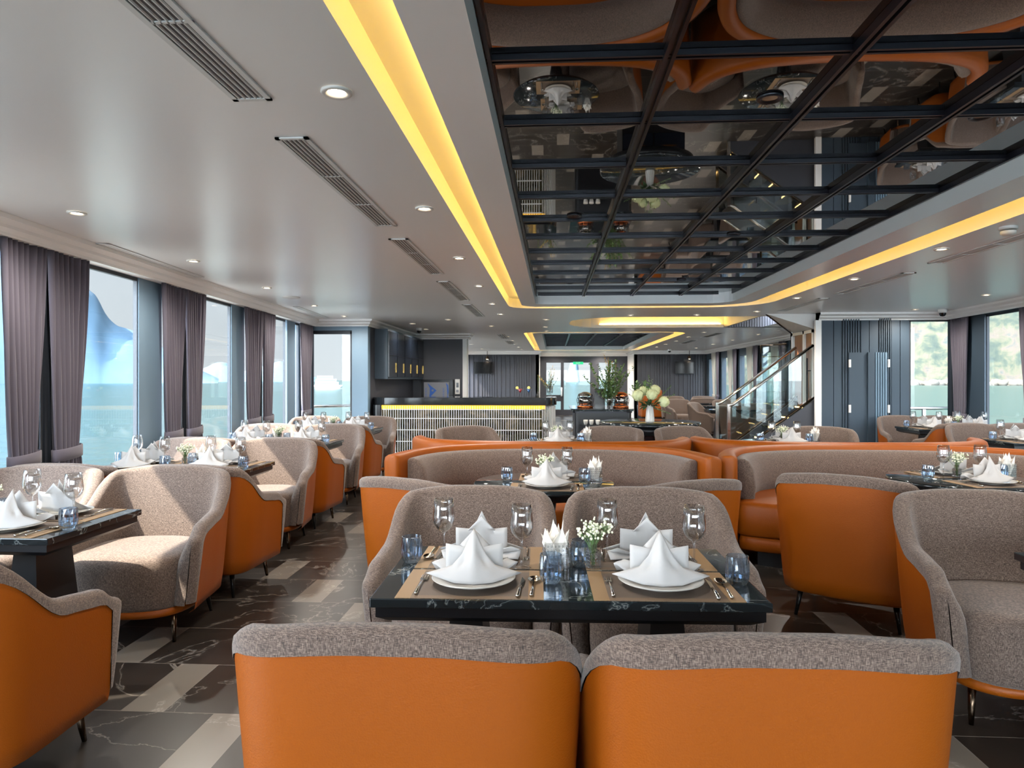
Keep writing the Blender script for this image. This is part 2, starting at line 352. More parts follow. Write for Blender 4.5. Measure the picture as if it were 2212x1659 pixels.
# middle recess
a = MB(); n = len(H2)
a.add([(x, y, ZC) for x, y in H2] + [(x, y, ZC + .26) for x, y in H2], [(i, (i+1) % n, n + (i+1) % n, n + i) for i in range(n) if not (H2[i][0] > 3.3 and H2[(i+1) % n][0] > 3.3)])
a.add([(x, y, ZC + .26) for x, y in H2], [tuple(range(n))]); struct(a.build('trim_7', 'white_paint'))
struct(MB().box(.5, 3.35, 13.66, 13.74, ZC - .01, ZC + .05).build('trim_8', 'white_paint'))
ls = MB().box(.6, 3.3, 13.70, 13.735, ZC + .055, ZC + .075).build('led_strip', 'led_amber'); tag(ls, 'amber LED strip lighting the shallow ceiling recess before the stairwell', 'light strip')
struct(MB().box(3.4, 4.75, 13.75, 13.9, 2.45, 2.9).build('trim_9', 'charcoal_panel'))
rb = MB()
for i in range(26): rb.box(3.42 + i * .05, 3.445 + i * .05, 13.73, 13.75, 2.45, 2.75)
struct(rb.build('trim_10', 'charcoal_panel'))
struct(MB().box(3.38, 3.42, 11.45, 13.75, 2.45, 2.75).build('trim_11', 'white_paint'))
# mirror grid
def mirror(x0, x1, y0, y1, ny, idx, nx=4):
    struct(MB().add([(x0 - .02, y0, ZC + .135), (x1 + .02, y0, ZC + .135), (x1 + .02, y1 + .02, ZC + .135), (x0 - .02, y1 + .02, ZC + .135)], [(0, 1, 2, 3)]).build('trim_%d' % idx, 'mirror_black'))
    g = MB()
    for i in range(nx + 1):
        x = x0 + (x1 - x0) * i / nx
        for d in (-.014, .014): g.box(x + d - .007, x + d + .007, y0, y1, ZC + .10, ZC + .134)
        g.box(x - .01, x + .01, y0, y1, ZC + .115, ZC + .134)
    for j in range(ny):
        y = y1 - .02 - .628 * j
        if y < y0: break
        for d in (-.013, .013): g.box(x0, x1, y + d - .006, y + d + .006, ZC + .112, ZC + .1335)
    struct(g.build('trim_%d' % (idx + 1), 'grid_bar'))
mirror(-.243, 2.38, -1.8, 9.4, 19, 12); mirror(-.25, 2.4, 15.5, 23.6, 13, 14)
# left wall
zT = 2.33; zS = .22
lp = MB(); fr = []
def wseg(b, X, y0, y1, z0, z1, t0=0, t1=.14, side=-1):
    b.hexa([(X(y0) + side * t0, y0, z0), (X(y0) + side * t1, y0, z0), (X(y1) + side * t1, y1, z0), (X(y1) + side * t0, y1, z0)],
           [(X(y0) + side * t0, y0, z1), (X(y0) + side * t1, y0, z1), (X(y1) + side * t1, y1, z1), (X(y1) + side * t0, y1, z1)])
w = MB(); wseg(w, XL, -3, 11.7, zT, ZC + .1); wseg(w, XL, -3, 11.7, 0, zS)
for y0, y1 in ((-3, -.3), (10.95, 11.7)): wseg(w, XL, y0, y1, zS, zT)
struct(w.build('wall_left', 'blue_grey_paint'))
tn = 16; wn_ = 1
for k in range(-2, 3):
    y = 5.96 + k * 2.15 + (.05 if k == 2 else 0)
    if y + .4 > -.2:
        w = MB(); wseg(w, XL, y, y + .42, zS, zT, -.006, .03); struct(w.build('trim_%d' % tn, 'blue_grey_paint')); tn += 1
for k in range(-2, 3):
    y = 6.72 + k * 2.15
    if y > -.2:
        w = MB(); wseg(w, XL, y, y + .26, zS, zT, -.02, .03)
        for q in range(5): wseg(w, XL, y + .02 + q * .05, y + .04 + q * .05, zS, zT, -.035, 0)
        struct(w.build('trim_%d' % tn, 'dark_pillar')); tn += 1
def pane(X, y0, y1, side, off=.012):
    global wn_
    w = MB(); wseg(w, X, y0, y1, zS, zT, off, off + .012, side); o = struct(w.build('window_%d' % wn_, 'window_glass')); wn_ += 1
    f = MB(); 
    for (a, b_, c_, d_) in ((y0, y1, zT - .03, zT), (y0, y1, zS, zS + .04), (y0, y0 + .012, zS, zT), (y1 - .012, y1, zS, zT)): wseg(f, X, a, b_, c_, d_, off - .006, off + .03, side)
    f.build('window_frame', 'dark_pillar', o)
for k in range(-2, 3):
    a0 = 5.96 + k * 2.15; 
    for y0, y1 in ((a0 + .42, a0 + .76), (a0 - 1.13, a0)):
        if y1 > -.3 and y0 < 10.9: pane(XL, max(y0, -.3), min(y1, 10.95), -1)
# right wall
w = MB(); wseg(w, XR, -3, 10.9, zT, ZC + .1, 0, .14, 1); wseg(w, XR, -3, 10.9, 0, zS, 0, .14, 1)
for y0, y1 in ((-3, -.5), (10.35, 10.9), (10.03, 10.36), (7.8, 8.15), (5.6, 5.95), (3.4, 3.75), (1.2, 1.55)): wseg(w, XR, y0, y1, zS, zT, -.02, .03, 1)
struct(w.build('wall_right', 'navy_panel'))
for y0 in (8.85, 6.65, 4.45, 2.25, .05):
    w = MB(); wseg(w, XR, y0, y0 + .25, zS, zT, -.03, .03, 1); struct(w.build('trim_%d' % tn, 'dark_pillar')); tn += 1
for y0, y1 in ((9.1, 10.03), (8.15, 8.85), (6.9, 7.8), (5.95, 6.65), (4.7, 5.6), (3.75, 4.45), (2.5, 3.4), (1.55, 2.25), (.3, 1.2)): pane(XR, y0, y1, 1)
# unseen front end behind the camera: glazing added and sized for its daylight
w = MB(); w.box(XL(-3), XR(-3), -3.15, -3, 2.2, 2.55); w.box(XL(-3), XR(-3), -3.15, -3, 0, .95)
for x in (-3.1, -.9, 1.3, 3.4, 5.2): w.box(x - .12, x + .12, -3.15, -3, .95, 2.2)
struct(w.build('wall_front', 'navy_panel'))
for i, (x0, x1) in enumerate(((-2.98, -1.02), (-.78, 1.18), (1.42, 3.28), (3.52, 5.08))):
    struct(MB().box(x0, x1, -3.09, -3.08, .95, 2.2).build('window_%d' % wn_, 'window_glass')); wn_ += 1
# back-left corner wall with its glazed door to the side deck
XB = XL(11.6)
w = MB(); w.box(XB, -3.19, 11.6, 11.75, 2.26, 2.5); w.box(-3.47, -3.19, 11.6, 11.75, 0, 2.26); w.box(XB - .1, XB + .02, 11.6, 11.75, 0, 2.26); struct(w.build('wall_back', 'blue_grey_paint'))
d = struct(MB().box(XB, -3.47, 11.66, 11.672, .05, 2.26).build('door_1', 'window_glass'))
f = MB(); f.box(XB, XB + .04, 11.64, 11.7, 0, 2.24); f.box(-3.51, -3.47, 11.64, 11.7, 0, 2.24); f.box(XB, -3.47, 11.64, 11.7, 2.2, 2.26); f.build('door_frame', 'dark_pillar', d)
# bar alcove
w = MB(); w.box(-3.31, -3.19, 11.75, 15.5, 0, 2.5); w.box(-3.31, -2.05, 15.4, 15.52, 0, 2.5); struct(w.build('wall_bar', 'charcoal_panel'))
w = MB(); w.box(-2.05, -1.95, 15.38, 15.62, 0, 2.5); struct(w.build('trim_%d' % tn, 'brushed_aluminium')); tn += 1
# back section walls
w = MB(); w.box(-3.45, -3.3, 15.5, 25, 0, .3); w.box(-3.45, -3.3, 15.5, 25, 2.2, 2.5)
for y in (15.5, 17.5, 19.5, 21.5, 23.5): w.box(-3.45, -3.3, y, y + .6, .3, 2.2)
struct(w.build('wall_left_rear', 'charcoal_panel'))
w = MB(); w.box(5.52, 5.66, 12.0, 25, 0, .3); w.box(5.52, 5.66, 12.0, 25, 2.12, 2.5)
for y in (12, 14.15, 16.3, 18.45, 20.6, 22.75, 24.6): w.box(5.52, 5.66, y, y + .55, .3, 2.12)
struct(w.build('wall_right_rear', 'navy_panel'))
for y in (12.55, 14.7, 16.85, 19.0, 21.15, 23.3):
    struct(MB().box(5.58, 5.59, y, y + 1.6, .3, 2.12).build('window_%d' % wn_, 'window_glass')); wn_ += 1
for y in (16.1, 18.1, 20.1, 22.1):
    struct(MB().box(-3.39, -3.38, y, y + 1.4, .3, 2.2).build('window_%d' % wn_, 'window_glass')); wn_ += 1
for nm, x0, x1 in (('wall_back_left', -3.4, -.52), ('wall_back_right', 2.94, 5.66)):
    w = MB(); w.box(x0, x1, 25, 25.12, 0, 2.5)
    x = x0 + .1
    while x < x1 - .1:
        w.box(x, x + .05, 24.97, 25, 0, 2.36); x += .09 if int((x - x0) * 1.6) % 2 else .16
    struct(w.build(nm, 'charcoal_panel'))
w = MB(); w.box(2.94, 3.06, 25.0, 27.2, 0, 2.5)
for i in range(14): w.box(2.915, 2.94, 25.05 + i * .15, 25.12 + i * .15, 0, 2.36)
struct(w.build('wall_corridor_right', 'white_trim'))
struct(MB().box(-.64, -.52, 25.0, 27.2, 0, 2.5).build('wall_corridor_left', 'white_trim'))
w = MB(); w.box(-.6, 3.0, 27.1, 27.25, 2.08, 2.5); w.box(-.6, 3.0, 27.1, 27.25, 0, .22)
for x0, x1 in ((-.6, -.27), (.30, .42), (1.46, 1.80), (2.15, 2.25), (2.42, 3.0)): w.box(x0, x1, 27.1, 27.25, .22, 2.08)
w.box(-.27, .30, 27.1, 27.25, .55, .8)
struct(w.build('wall_end', 'charcoal_panel'))
d = struct(MB().box(.42, 1.46, 27.16, 27.17, .22, 2.08).build('door_2', 'window_glass')); MB().box(.30, .36, 27.0, 27.1, .75, 1.1).build('door_handle', 'steel', d)
for x0, x1 in ((-.27, .3), (1.8, 2.15), (2.25, 2.42)): struct(MB().box(x0, x1, 27.16, 27.17, .22, 2.08).build('window_%d' % wn_, 'window_glass')); wn_ += 1
# back-right wall: grooved navy panels
PX0, PX1, PY = 4.12, 5.49, 10.9
w = MB(); w.box(PX0, PX1, PY, PY + .15, 0, 2.5); w.box(PX1, 6.2, PY, PY + .15, 2.34, 2.5); w.box(PX1 - .12, PX1, PY + .15, 12.1, 0, 2.5); struct(w.build('wall_right_back', 'navy_panel'))
w = MB()
for a_, b_ in ((4.15, 4.34), (4.35, 4.46), (4.76, 4.88), (4.89, 5.02), (5.22, 5.34), (5.35, 5.48)): w.box(a_, b_, PY - .02, PY, 0, 2.36)
for i in range(7): w.box(4.485 + i * .038, 4.505 + i * .038, PY - .025, PY, 0, 2.36)
for i in range(6): w.box(5.03 + i * .032, 5.046 + i * .032, PY - .035, PY, 0, 2.36)
struct(w.build('trim_%d' % tn, 'navy_panel')); tn += 1
struct(MB().box(PX1, 6.17, PY + .06, PY + .07, .05, 2.34).build('window_%d' % wn_, 'window_glass')); wn_ += 1
w = MB(); w.box(PX1 - .02, PX1 + .02, PY - .01, PY + .1, 0, 2.34); w.box(6.12, 6.18, PY - .01, PY + .1, 0, 2.34); w.box(PX1, 6.18, PY - .01, PY + .1, 2.31, 2.34); struct(w.build('trim_%d' % tn, 'dark_pillar')); tn += 1
# hidden cupboard door in the panelling, hinges showing
t = thing('cupboard_door', 'flush navy panelled cupboard door with four pale hinges in the grooved wall', 'cupboard door', (4.84, PY - .03, 0))
w = MB(); w.box(-.27, .02, -.012, .0, .1, 1.83); w.box(.0, .10, -.05, 0, .1, 1.83); w.build('door_leaf', 'navy_panel', t)
w = MB()
for i in range(5): w.box(.115 + i * .036, .135 + i * .036, -.045, 0, .1, 1.83)
w.box(.1, .3, -.02, 0, .1, 1.83); w.build('slatted_panel', 'blue_grey_paint', t)
for x in (-.27, .31):
    for z in (1.66, .96): MB().box(x - .012, x + .012, -.055, -.02, z - .06, z + .06).build('hinge', 'white_trim', t)
# stair side wall with its wood sliding doors
w = MB(); w.box(4.12, 4.24, PY, 12.1, 0, 2.5); struct(w.build('wall_stairs', 'white_trim'))
d = struct(MB().box(4.09, 4.12, 11.05, 11.33, .05, 2.15).build('door_3', 'brown_wood'))
h = MB(); h.tube([(4.03, 11.12, .55), (4.03, 11.12, 1.75)], .014); h.tube([(4.03, 11.12, .75), (4.1, 11.12, .75)], .008); h.tube([(4.03, 11.12, 1.55), (4.1, 11.12, 1.55)], .008); h.build('door_handle', 'dark_leg', d)
struct(MB().box(4.09, 4.12, 11.45, 11.85, .05, 2.15).build('door_4', 'brown_wood'))
w = MB(); 
for y in (10.98, 11.37, 11.9): w.box(4.07, 4.12, y, y + .06, 0, 2.2)
w.box(4.07, 4.12, 10.98, 11.96, 2.15, 2.2); struct(w.build('trim_%d' % tn, 'brushed_aluminium')); tn += 1
struct(MB().add([(3.35, 11.0, ZC - .002), (4.12, 11.0, ZC - .002), (4.12, 11.0, 2.2), (4.12, 12.0, 2.2), (3.35, 11.2, ZC + .1), (4.12, 11.2, ZC + .1)], [(0, 2, 3), (0, 1, 2), (0, 3, 5, 4)]).build('trim_%d' % tn, 'white_paint')); tn += 1
w = MB(); w.tube([(3.37, 11.03, ZC - .01), (4.08, 11.98, 2.2), (4.08, 12.02, 1.75), (4.05, 11.9, 1.5), (4.05, 11.9, .9)], .016, 4, True, False); struct(w.build('trim_%d' % tn, 'dark_leg')); tn += 1
struct(MB().box(4.06, 4.148, 10.84, 10.899, 0, 2.33).build('trim_%d' % tn, 'white_trim')); tn += 1
# cornices
def cornice(path, side, name, pel=0):
    prof = ([(0, -.12)] if pel else []) + [(o_ + pel, z_) for o_, z_ in [(0, -.12), (.02, -.12), (.025, -.10), (.05, -.075), (.055, -.055), (.085, -.03), (.095, -.03), (.10, 0)]]
    P = [Vector(p) for p in path]; L = []
    for i, p in enumerate(P):
        dirs = []
        if i > 0: dirs.append((P[i] - P[i-1]).normalized())
        if i < len(P) - 1: dirs.append((P[i+1] - P[i]).normalized())
        ns = [Vector((-q.y, q.x)) * side for q in dirs]; nn = sum(ns, Vector((0, 0))).normalized(); k = 1 / max(.3, nn.dot(ns[0]))
        L.append([(p.x + nn.x * o_ * k, p.y + nn.y * o_ * k, ZC + z_ - .001) for o_, z_ in prof])
    b = MB(); b.loops(L, False, smooth=False); struct(b.build(name, 'white_trim'))
cornice([(XL(-3) + .09, -3), (XL(11.5) + .09, 11.5), (XL(11.5) + .09, 11.6), (-3.19, 11.6), (-3.19, 15.4), (-2.05, 15.4), (-2.05, 15.36), (-1.93, 15.36), (-1.93, 15.7)], -1, 'trim_%d' % tn, .0); tn += 1
struct(MB().hexa([(XL(-3), -3, 2.332), (XL(-3) + .11, -3, 2.332), (XL(11.5) + .11, 11.5, 2.332), (XL(11.5), 11.5, 2.332)], [(XL(-3), -3, ZC), (XL(-3) + .11, -3, ZC), (XL(11.5) + .11, 11.5, ZC), (XL(11.5), 11.5, ZC)]).build('trim_%d' % tn, 'white_trim')); tn += 1
cornice([(XR(-3) - .09, -3), (XR(10.8) - .09, 10.9), (4.12, 10.9)], 1, 'trim_%d' % tn); tn += 1
cornice([(5.52, 12.0), (5.52, 24.97), (2.94, 24.97), (2.94, 27.1), (-.52, 27.1), (-.52, 24.97), (-3.3, 24.97), (-3.3, 15.6)], 1, 'trim_%d' % tn); tn += 1

# ------------------------------------------------------------------ outside
o = MB().add([(-5000, -3000, -5), (5000, -3000, -5), (5000, 5900, -5), (-5000, 5900, -5)], [(0, 1, 2, 3)]).build('sea', 'sea_water'); tag(o, 'calm pale green sea outside the windows', 'sea'); o['kind'] = 'stuff'
def ridge(name, material, spine, depth, nseg, amp, seed, base=-6, steep=.35, fine=0):
    # spine: (x, y, height) crest points; builds a solid lumpy hill around the crest
    rnd = random.Random(seed); P = catmull(spine, nseg); L = []
    import mathutils
    for i, p in enumerate(P):
        q = P[min(i + 1, nseg)] - P[max(0, i - 1)]; nn = Vector((-q.y, q.x, 0)).normalized(); ring = []
        for k in range(-12, 13):
            u = k / 12; hgt = (1 - abs(u) ** (1 / steep)) if steep < 1 else (1 - abs(u)); 
            pos = Vector((p.x, p.y, 0)) + nn * u * depth
            nz = mathutils.noise.fractal((pos.x / 60 + seed, pos.y / 60, 1.3 * u), 1.0, 2.0, 4)
            nf = mathutils.noise.fractal((pos.x / 9, pos.y / 9, seed), 1.0, 2.0, 2) * fine
            ring.append((pos.x + nz * amp * .6, pos.y + nz * amp * .5, base + max(0, p.z * hgt + (nz * amp + nf) * (hgt ** .5))))
        L.append(ring)
    b = MB(); b.loops(L, False, smooth=fine == 0); return b.build(name, material)
def at(u, d):  # a bearing read off the photograph, turned into a ground point d metres away
    a = math.atan((u - 1106) / 1475) - R(3.453); return (d * sin(a), d * cos(a))
def crest(lst, d): return [(*at(u, d), h) for u, h in lst]
dI = 1500
o = ridge('karst_island', 'haze_tinted_karst', crest([(-260, 90), (-60, 210), (60, 235), (150, 205), (200, 165), (235, 115), (290, 100), (345, 72), (420, 30), (470, 6)], dI), 170, 90, 6, 3, steep=.4)
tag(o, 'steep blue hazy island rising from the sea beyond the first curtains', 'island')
o = ridge('karst_island', 'haze_tinted_karst', crest([(380, 5), (440, 42), (480, 60), (530, 36), (600, 62), (640, 50), (660, 26), (690, 6)], 2300), 150, 80, 6, 8, steep=.4)
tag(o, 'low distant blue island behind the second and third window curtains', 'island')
o = ridge('karst_island', 'haze_tinted_karst', crest([(1222, 3), (1232, 55), (1240, 90), (1246, 84), (1252, 6)], 1800), 40, 40, 4, 5, steep=.6)
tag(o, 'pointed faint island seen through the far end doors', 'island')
dH = 900
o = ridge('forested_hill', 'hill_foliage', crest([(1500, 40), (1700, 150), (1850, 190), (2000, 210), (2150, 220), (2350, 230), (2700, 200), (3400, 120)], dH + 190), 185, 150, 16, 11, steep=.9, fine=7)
tag(o, 'pale green and ochre wooded hillside across the water', 'hill')
rnd = random.Random(4); b = MB()
for i in range(150):
    u = 1700 + i * 4.5 + rnd.uniform(-3, 3); x, y = at(u, dH + rnd.uniform(-4, 10)); b.ball((x, y, -5 + rnd.uniform(0, 3)), rnd.uniform(2.5, 6), 6, 4, (1.3, 1, .8))
o = b.build('shore_rocks', 'shore_rock'); tag(o, 'pale boulders along the waterline of the wooded hillside', 'rocks'); o['kind'] = 'stuff'
# boat
x, y = at(708, 520)
t = thing('cruise_boat', 'white three deck cruise boat far out on the water', 'boat', (x, y, -5), R(20))
MB().hexa([(-9, -2.2, 0), (8, -2.2, 0), (8, 2.2, 0), (-9, 2.2, 0)], [(-10, -2.6, 2.4), (10.5, -2.6, 2.4), (10.5, 2.6, 2.4), (-10, 2.6, 2.4)]).build('hull', 'boat_white', t)
for i, (x0, x1) in enumerate(((-9, 7.5), (-8.5, 6), (-7.5, 3.5))):
    bb = MB().box(x0, x1, -2.3, 2.3, 2.5 + i * 2.3, 4.6 + i * 2.3).build('deckhouse', 'boat_white', t)
    MB().box(x0 + .5, x1 - .5, -2.33, 2.33, 3.2 + i * 2.3, 4.1 + i * 2.3).build('window_band', 'boat_dark', bb)
# side decks, whitened to bounce sun onto the ceiling, and rails
struct(MB().hexa([(-5.9, -6, -.3), (XL(-6) - .2, -6, -.3), (XL(16) - .2, 16, -.3), (-6.9, 16, -.3)], [(-5.9, -6, -.05), (XL(-6) - .2, -6, -.05), (XL(16) - .2, 16, -.05), (-6.9, 16, -.05)]).build('deck_left', 'ship_deck')); struct(MB().box(-6.2, -3.46, 11.75, 30, -.3, -.05).build('deck_left_rear', 'ship_deck'))
struct(MB().box(5.7, 8.0, 11.1, 30, -.3, -.05).build('deck_right', 'ship_deck'))
def rail(pts, label, h=.95):
    t = thing('deck_railing', label, 'railing', (pts[0][0], pts[0][1], -.05)); O = Vector((*pts[0], 0))
    m = MB(); m.tube([Vector((*p, h)) - O for p in pts], .028); m.build('handrail', 'steel', t)
    m = MB()
    for z in (.35, .62): m.tube([Vector((*p, z)) - O for p in pts], .01)
    m.build('lower_rail', 'steel', t)
    for a_, b_ in zip(pts, pts[1:]):
        k = max(1, int((Vector(b_) - Vector(a_)).length / .9))
        for i in range(k + 1):
            p = Vector(a_).lerp(Vector(b_), i / k); MB().box(p.x - O.x - .025, p.x - O.x + .025, p.y - O.y - .02, p.y - O.y + .02, 0, h).build('post', 'steel', t)
rail([(-4.9, 12.4), (-3.6, 13.6)], 'steel deck railing outside the bright corner door')
rail([(5.6, 12.6), (7.6, 12.6)], 'steel deck railing in front of the wooded hillside')
# ================================================================== FIXTURES
# curtains
def curtain(p0, p1, inward, label, m='curtain_cloth', ztop=2.33, zb=.1, tie=.87, waist=.62, lean=0.0, folds=7, amp=.024, group='tied curtains at the windows', off=.062):
    p0, p1, nn = Vector(p0), Vector(p1), Vector(inward).normalized(); Wd = (p1 - p0).length; tg = (p1 - p0).normalized(); mid = (p0 + p1) / 2
    t = thing('curtain', label, 'curtain', (mid.x, mid.y, 0), 0, group); rows = []
    def wid(z):
        if z >= tie: q = (z - tie) / (ztop - tie); return waist + (1 - waist) * (1 - (1 - q) ** 2.2) ** .9 if q > 0 else waist
        q = (tie - z) / (tie - zb); return waist + .16 * ss(0, .5, q)
    nz = 34; nu = folds * 8
    for j in range(nz + 1):
        z = zb + (ztop - zb) * j / nz; w = wid(z); row = []
        for i in range(nu + 1):
            u = i / nu - .5; x = u * Wd * w + lean * (1 - w)
            a = amp * (1.15 - .35 * (1 if z > tie else .5) * (1 - w)) * sin(2 * pi * folds * (i / nu) + .6 * sin(z * 1.7 + i * .3)) + .012 * sin(5 * u + z * 2) 
            q = tg * x + nn * (off + a + (.02 if z < tie else 0)); row.append((q.x, q.y, z))
        rows.append(row)
    b = MB(); b.loops(rows, False); o = b.build('cloth_panel', m, t); sm = o.modifiers.new('solid', 'SOLIDIFY'); sm.thickness = .004
    L = []
    for z, e in ((tie - .045, 0), (tie - .04, .008), (tie + .04, .008), (tie + .045, 0)):
        ring = []
        for k in range(24):
            a = 2 * pi * k / 24; x = cos(a) * (Wd * waist / 2 + .012 + e) + lean * (1 - waist); yv = sin(a) * (.05 + e); q = tg * x + nn * (off + .005 + yv); ring.append((q.x, q.y, z + .012 * cos(a)))
        L.append(ring)
    MB().loops(L, True, False, False).build('tieback', m, t)
    return t
LI = (1, .0825); RI = (-1, .065)
cl = lambda y: (XL(y), y); cr = lambda y: (XR(y), y)
lab = [('first', 'whose tieback hangs beside the big pink-lit armchair'), ('second', ''), ('third', ''), ('fourth', '')]
for i, (a_, b_, c_) in enumerate(((4.16, 4.58, 4.62), (6.26, 6.72, 6.74), (8.38, 9.02, 9.04))):
    e_ = (5.08, 7.2, 9.52)[i]; nm = ('first', 'second', 'third')[i]
    curtain(cl(a_), cl(b_), LI, 'mauve tied curtain, side nearer the camera, of the %s pair along the sunny windows' % nm, lean=.03)
    curtain(cl(c_), cl(e_), LI, 'mauve tied curtain, side away from the camera, of the %s pair along the sunny windows' % nm, lean=-.03)
curtain(cl(10.8), cl(11.5), LI, 'single mauve tied curtain in the corner next to the bright deck door', lean=.03)
curtain(cl(1.85), cl(2.3), LI, 'mauve curtain along the sunny windows, before the first full pair', lean=.03); curtain(cl(2.32), cl(2.75), LI, 'mauve curtain along the sunny windows, beside the first seating row', lean=-.03)
curtain(cr(10.36), cr(10.84), RI, 'grey tied curtain in the corner beside the wooded hillside view', lean=.0)
curtain(cr(8.6), cr(9.12), RI, 'grey tied curtain at the edge of the hillside windows')
for i, y in enumerate((12.1, 14.2, 16.35, 18.5, 20.6, 22.75)):
    n_ = ('first', 'second', 'third', 'fourth', 'fifth', 'sixth')[i]
    curtain((5.52, y + .1), (5.52, y + .55), (-1, 0), 'grey curtain, %s past the staircase along the rear windows' % n_, folds=5)
    curtain((5.52, y + .58), (5.52, y + 1.15), (-1, 0), 'white sheer curtain tied back, %s past the staircase along the rear windows' % n_, m='sheer_cloth', folds=6, waist=.4, lean=-.12, group='white sheer curtains')
curtain((-3.3, 16.2), (-3.3, 16.8), (1, 0), 'white sheer curtain just visible past the bar corner', m='sheer_cloth', folds=5, group='white sheer curtains')

# downlights
def lamp(o, e, col=(1, .92, .82), size=R(165), r=.03, loc=(0, 0, -.03)):
    l = bpy.data.lights.new('bulb', 'SPOT'); l.energy = e; l.color = col; l.spot_size = size; l.spot_blend = .8; l.shadow_soft_size = r
    q = bpy.data.objects.new('bulb', l); COL.objects.link(q); q.parent = o; q.location = loc; return q
DLp = thing('downlight', '-', 'ceiling light', (0, 0, 0))
MB().lathe([(.030, -.001), (.038, -.008), (.052, -.010), (.056, -.006), (.056, .0)], 24).build('trim_ring', 'white_paint', DLp)
MB().lathe([(.0001, -.003), (.031, -.003)], 20).build('lens', 'lamp_glow', DLp)
lamp(DLp, 30)
ORD = ['first', 'second', 'third', 'fourth', 'fifth', 'sixth', 'seventh', 'eighth', 'ninth', 'tenth', 'eleventh', 'twelfth']
rows_ = [('row between the slotted vents and the amber cove', [(-.78, 2.42), (-.78, 4.1), (-.80, 5.79), (-.82, 7.52), (-.83, 9.3), (-.83, 10.8)]),
         ('row along the sunny curtains', [(-2.96, 4.08), (-3.14, 5.79), (-3.23, 7.53), (-3.35, 9.4), (-3.42, 11.0)]),
         ('row on the staircase side of the amber cove', [(3.08, 5.62), (3.1, 7.24), (3.09, 8.87), (3.1, 10.6), (3.08, 3.9), (3.08, 2.2)]),
         ('row along the hillside windows', [(5.3, 8.7), (5.35, 10.45), (5.2, 6.9), (5.1, 5.1), (5.0, 3.3)]),
         ('cluster above the bar', [(-1.81, 11.71), (-2.61, 12.54), (-2.62, 13.94), (-.12, 11.81), (-.15, 13.47), (-.14, 14.6), (-1.2, 13.2)]),
         ('row before the ceiling recess', [(1.25, 11.1), (2.3, 11.1)]),
         ('row behind the recess, bar side', [(-1.1, 16.5), (-1.1, 18.2), (-1.1, 20), (-1.1, 21.8), (-1.1, 23.6), (-2.4, 17), (-2.4, 20), (-2.4, 23)]),
         ('row behind the recess, window side', [(3.3, 15.2), (3.3, 16.9), (3.3, 18.6), (3.3, 20.3), (3.3, 22), (3.3, 23.7)]),
         ('row by the rear curtains', [(4.7, 14.0), (4.7, 16), (4.7, 18.2), (4.7, 20.4), (4.7, 22.8)]),
         ('group in the end corridor', [(1.9, 25.3), (1.9, 26.0), (1.9, 26.6), (.1, 26.4)])]
for nm, pts in rows_:
    for i, p in enumerate(pts): place(DLp, (p[0], p[1], ZC - .001), 0, 'small round downlight, %s of the %s' % (ORD[i], nm), 'recessed downlights')
DL2 = thing('downlight', '-', 'ceiling light', (0, 0, 0))
MB().lathe([(.030, -.001), (.038, -.008), (.050, -.010), (.054, -.006), (.054, .0)], 24).build('trim_ring', 'grid_bar', DL2)
MB().lathe([(.0001, -.003), (.031, -.003)], 20).build('lens', 'chrome_bronze', DL2)
for i, (x, y) in enumerate(((.9, 2.9), (1.9, 3.15), (.15, 4.9), (1.45, 5.6), (.2, 8.3), (1.5, 8.1))):
    place(DL2, (x, y, ZC + .133), 0, 'small round downlight set in the dark mirror ceiling, %s from the camera' % ORD[i], 'mirror ceiling downlights')
# slotted vents
def vent(name, x, y0, y1, w, label, group, slats=5, dark='charcoal_panel', div=2):
    t = thing(name, label, 'air vent', (x, (y0 + y1) / 2, ZC)); t['group'] = group; h = (y1 - y0) / 2; q = .02
    m = MB()
    for a in ((-w/2, -w/2 + q, -h, h), (w/2 - q, w/2, -h, h), (-w/2, w/2, -h, -h + q), (-w/2, w/2, h - q, h)): m.box(*a, -.008, -.001)
    for k in range(1, div + 1): yy_ = -h + 2 * h * k / (div + 1); m.box(-w/2, w/2, yy_ - .006, yy_ + .006, -.007, -.0015)
    m.build('frame', 'brushed_aluminium', t)
    MB().box(-w/2 + q, w/2 - q, -h + q, h - q, -.003, -.001).build('duct_opening', dark, t)
    m = MB(); s_ = (w - 2 * q) / slats
    for k in range(slats):
        x_ = -w/2 + q + s_ * (k + .3); m.hexa([(x_, -h + q, -.007), (x_ + .004, -h + q, -.007), (x_ + .004, h - q, -.007), (x_, h - q, -.007)], [(x_ + s_ * .35, -h + q, -.002), (x_ + s_ * .4, -h + q, -.002), (x_ + s_ * .4, h - q, -.002), (x_ + s_ * .35, h - q, -.002)])
    m.build('slats', 'brushed_aluminium', t); return t
for i, (y0, y1) in enumerate(((.8, 2.47), (2.86, 4.54), (4.97, 6.64), (7.15, 8.88), (9.38, 11.18))):
    vent('ceiling_vent', (-1.11, -1.12, -1.14, -1.16, -1.19)[i], y0, y1, .145, 'slotted metal air vent beside the amber cove, %s from the camera' % ORD[i], 'slotted vents by the cove')
for i, (x, y0, y1, w) in enumerate(((-3.5, 5.0, 6.7, .1), (-3.72, 9.5, 11.25, .09))):
    t = vent('ceiling_vent', x, y0, y1, w, 'slim pale air vent close to the curtain cornice, %s one' % ORD[i], 'slim vents by the curtains', 2, 'fascia_grey', 2); t.rotation_euler.z = R(4.7)
for i, (x, y0, y1) in enumerate(((3.4, 5.0, 6.3), (3.45, 6.85, 8.47), (3.45, 8.93, 10.55))):
    vent('ceiling_vent', x, y0, y1, .14, 'flat metal air vent across from the staircase cove, %s from the camera' % ORD[i], 'flat vents on the hillside', 2, 'fascia_grey', 2)
